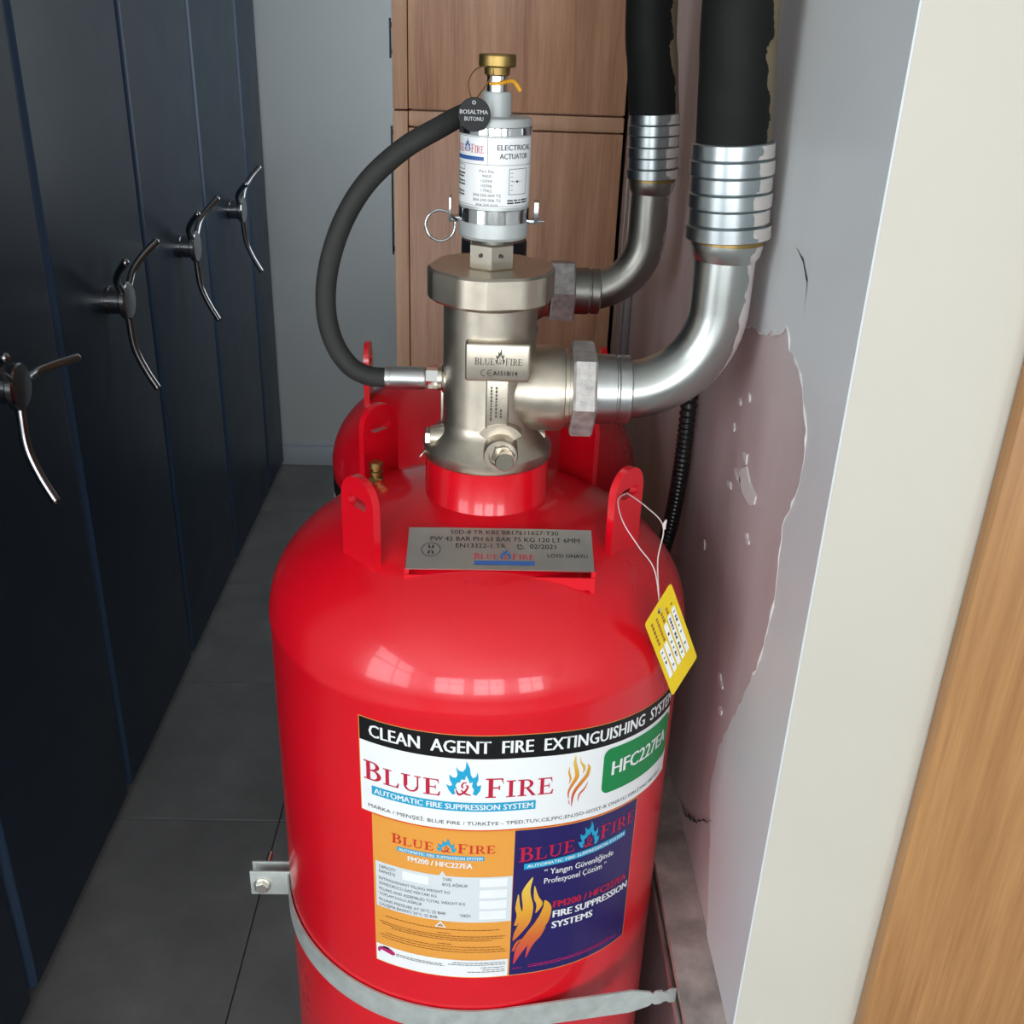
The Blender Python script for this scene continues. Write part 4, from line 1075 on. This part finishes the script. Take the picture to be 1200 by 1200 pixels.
cond = thing('corrugated_conduit', 'ribbed black flexible conduit hanging on the pink wall behind the front elbow', 'conduit', (.229, 1.11, 0.9))
cp = catmull([(.2315, 1.115, 2.70), (.2315, 1.113, 2.2), (.2315, 1.110, 1.8), (.2315, 1.110, 1.5), (.2315, 1.110, 1.366), (.2310, 1.108, 1.30), (.2300, 1.114, 1.245), (.2270, 1.125, 1.19), (.2200, 1.15, 1.12), (.2100, 1.18, 1.05), (.20, 1.2, .98)], 40)
dense = []; acc = 0
for a, b in zip(cp, cp[1:]):
    L = (b - a).length; m = max(1, int(L / .0018))
    dense += [a.lerp(b, t / m) for t in range(m)]
part('conduit', sweep(dense, [.0098 if (i // 2) % 2 else .0082 for i in range(len(dense))], 12), 'conduit_black', cond, smooth=60)

# ================================================================ YELLOW INSPECTION TAG
yt = thing('inspection_tag', 'yellow inspection tag hanging on a string from the right lifting lug', 'tag', (.166, .76, 1.27))
TLc, Tc, Rc = Vector((.139, .742, 1.297)), Vector((.159, .752, 1.332)), Vector((.194, .772, 1.246))
tu = (Tc - TLc); tvv = (Rc - Tc)     # short side, long side (downwards)
tn = tu.cross(tvv).normalized()
if tn.y > 0: tn = -tn
def tag_map(u, v, h):    # u 0..1 along the short side, v 0..1 down the long side
    return tuple(TLc + tu * u + tvv * v + tn * h)
out = []
for cx, cy, a0 in ((.93, .03, -PI / 2), (.93, .97, 0), (.07, .97, PI / 2), (.07, .03, PI)):
    for k in range(5):
        a = a0 + PI / 2 * k / 4; out.append((cx + .07 * math.cos(a), cy + .03 * math.sin(a)))
d = Decal(tag_map, ['tag_yellow'], step=0); d.poly(out, 'tag_yellow', 0)
bm = d.done(); ret = bmesh.ops.extrude_face_region(bm, geom=list(bm.faces))
for v in [g for g in ret['geom'] if isinstance(g, bmesh.types.BMVert)]: v.co -= tn * .0008
bmesh.ops.recalc_face_normals(bm, faces=bm.faces)
part('card', bm, 'tag_yellow', yt, smooth=0)
d = Decal(tag_map, ['print_white', 'print_brown', 'print_text'], step=0)
random.seed(11)
for k in range(5):
    u0 = .10 + k * .165; v0 = .42 if k < 2 else .26 - (k - 2) * .03
    d.rect(u0, max(v0, .22), u0 + .12, .80, 'print_white', .0002)
    v = .08 + .02 * k
    while v < max(v0, .22) - .05:
        L = random.uniform(.02, .05); d.rect(u0 + .03, v, u0 + .09, v + L, 'print_brown', .0002); v += L + .012
    v = max(v0, .22) + .04
    while v < .72:
        L = random.uniform(.012, .04)
        if random.random() < .6: d.rect(u0 + .03, v, u0 + .085, v + L, 'print_text', .0003)
        v += L + .012
d.disc(.47, .075, .055, 'print_text', .0003, sy=.45)
part('print', d.done(), d.mats, yt, smooth=0)
hole = Vector(tag_map(.47, .075, .0012))
lug_slot = Vector((.1270, .8270, 1.3790))
s1 = catmull([hole, (.1490, .768, 1.343), (.1525, .778, 1.371), (.1400, .800, 1.379), lug_slot], 8)
s2 = catmull([hole, (.1460, .762, 1.338), (.1310, .764, 1.359), (.1180, .775, 1.376), (.1160, .800, 1.384), lug_slot], 8)
part('string', join(sweep(s1, .00055, 6), sweep(s2, .00055, 6), sweep([(.1535, .7775, 1.3690), (.1530, .7780, 1.3730), (.1545, .7780, 1.3775)], [.0012, .0018, .0008], 8)), 'string_white', yt)
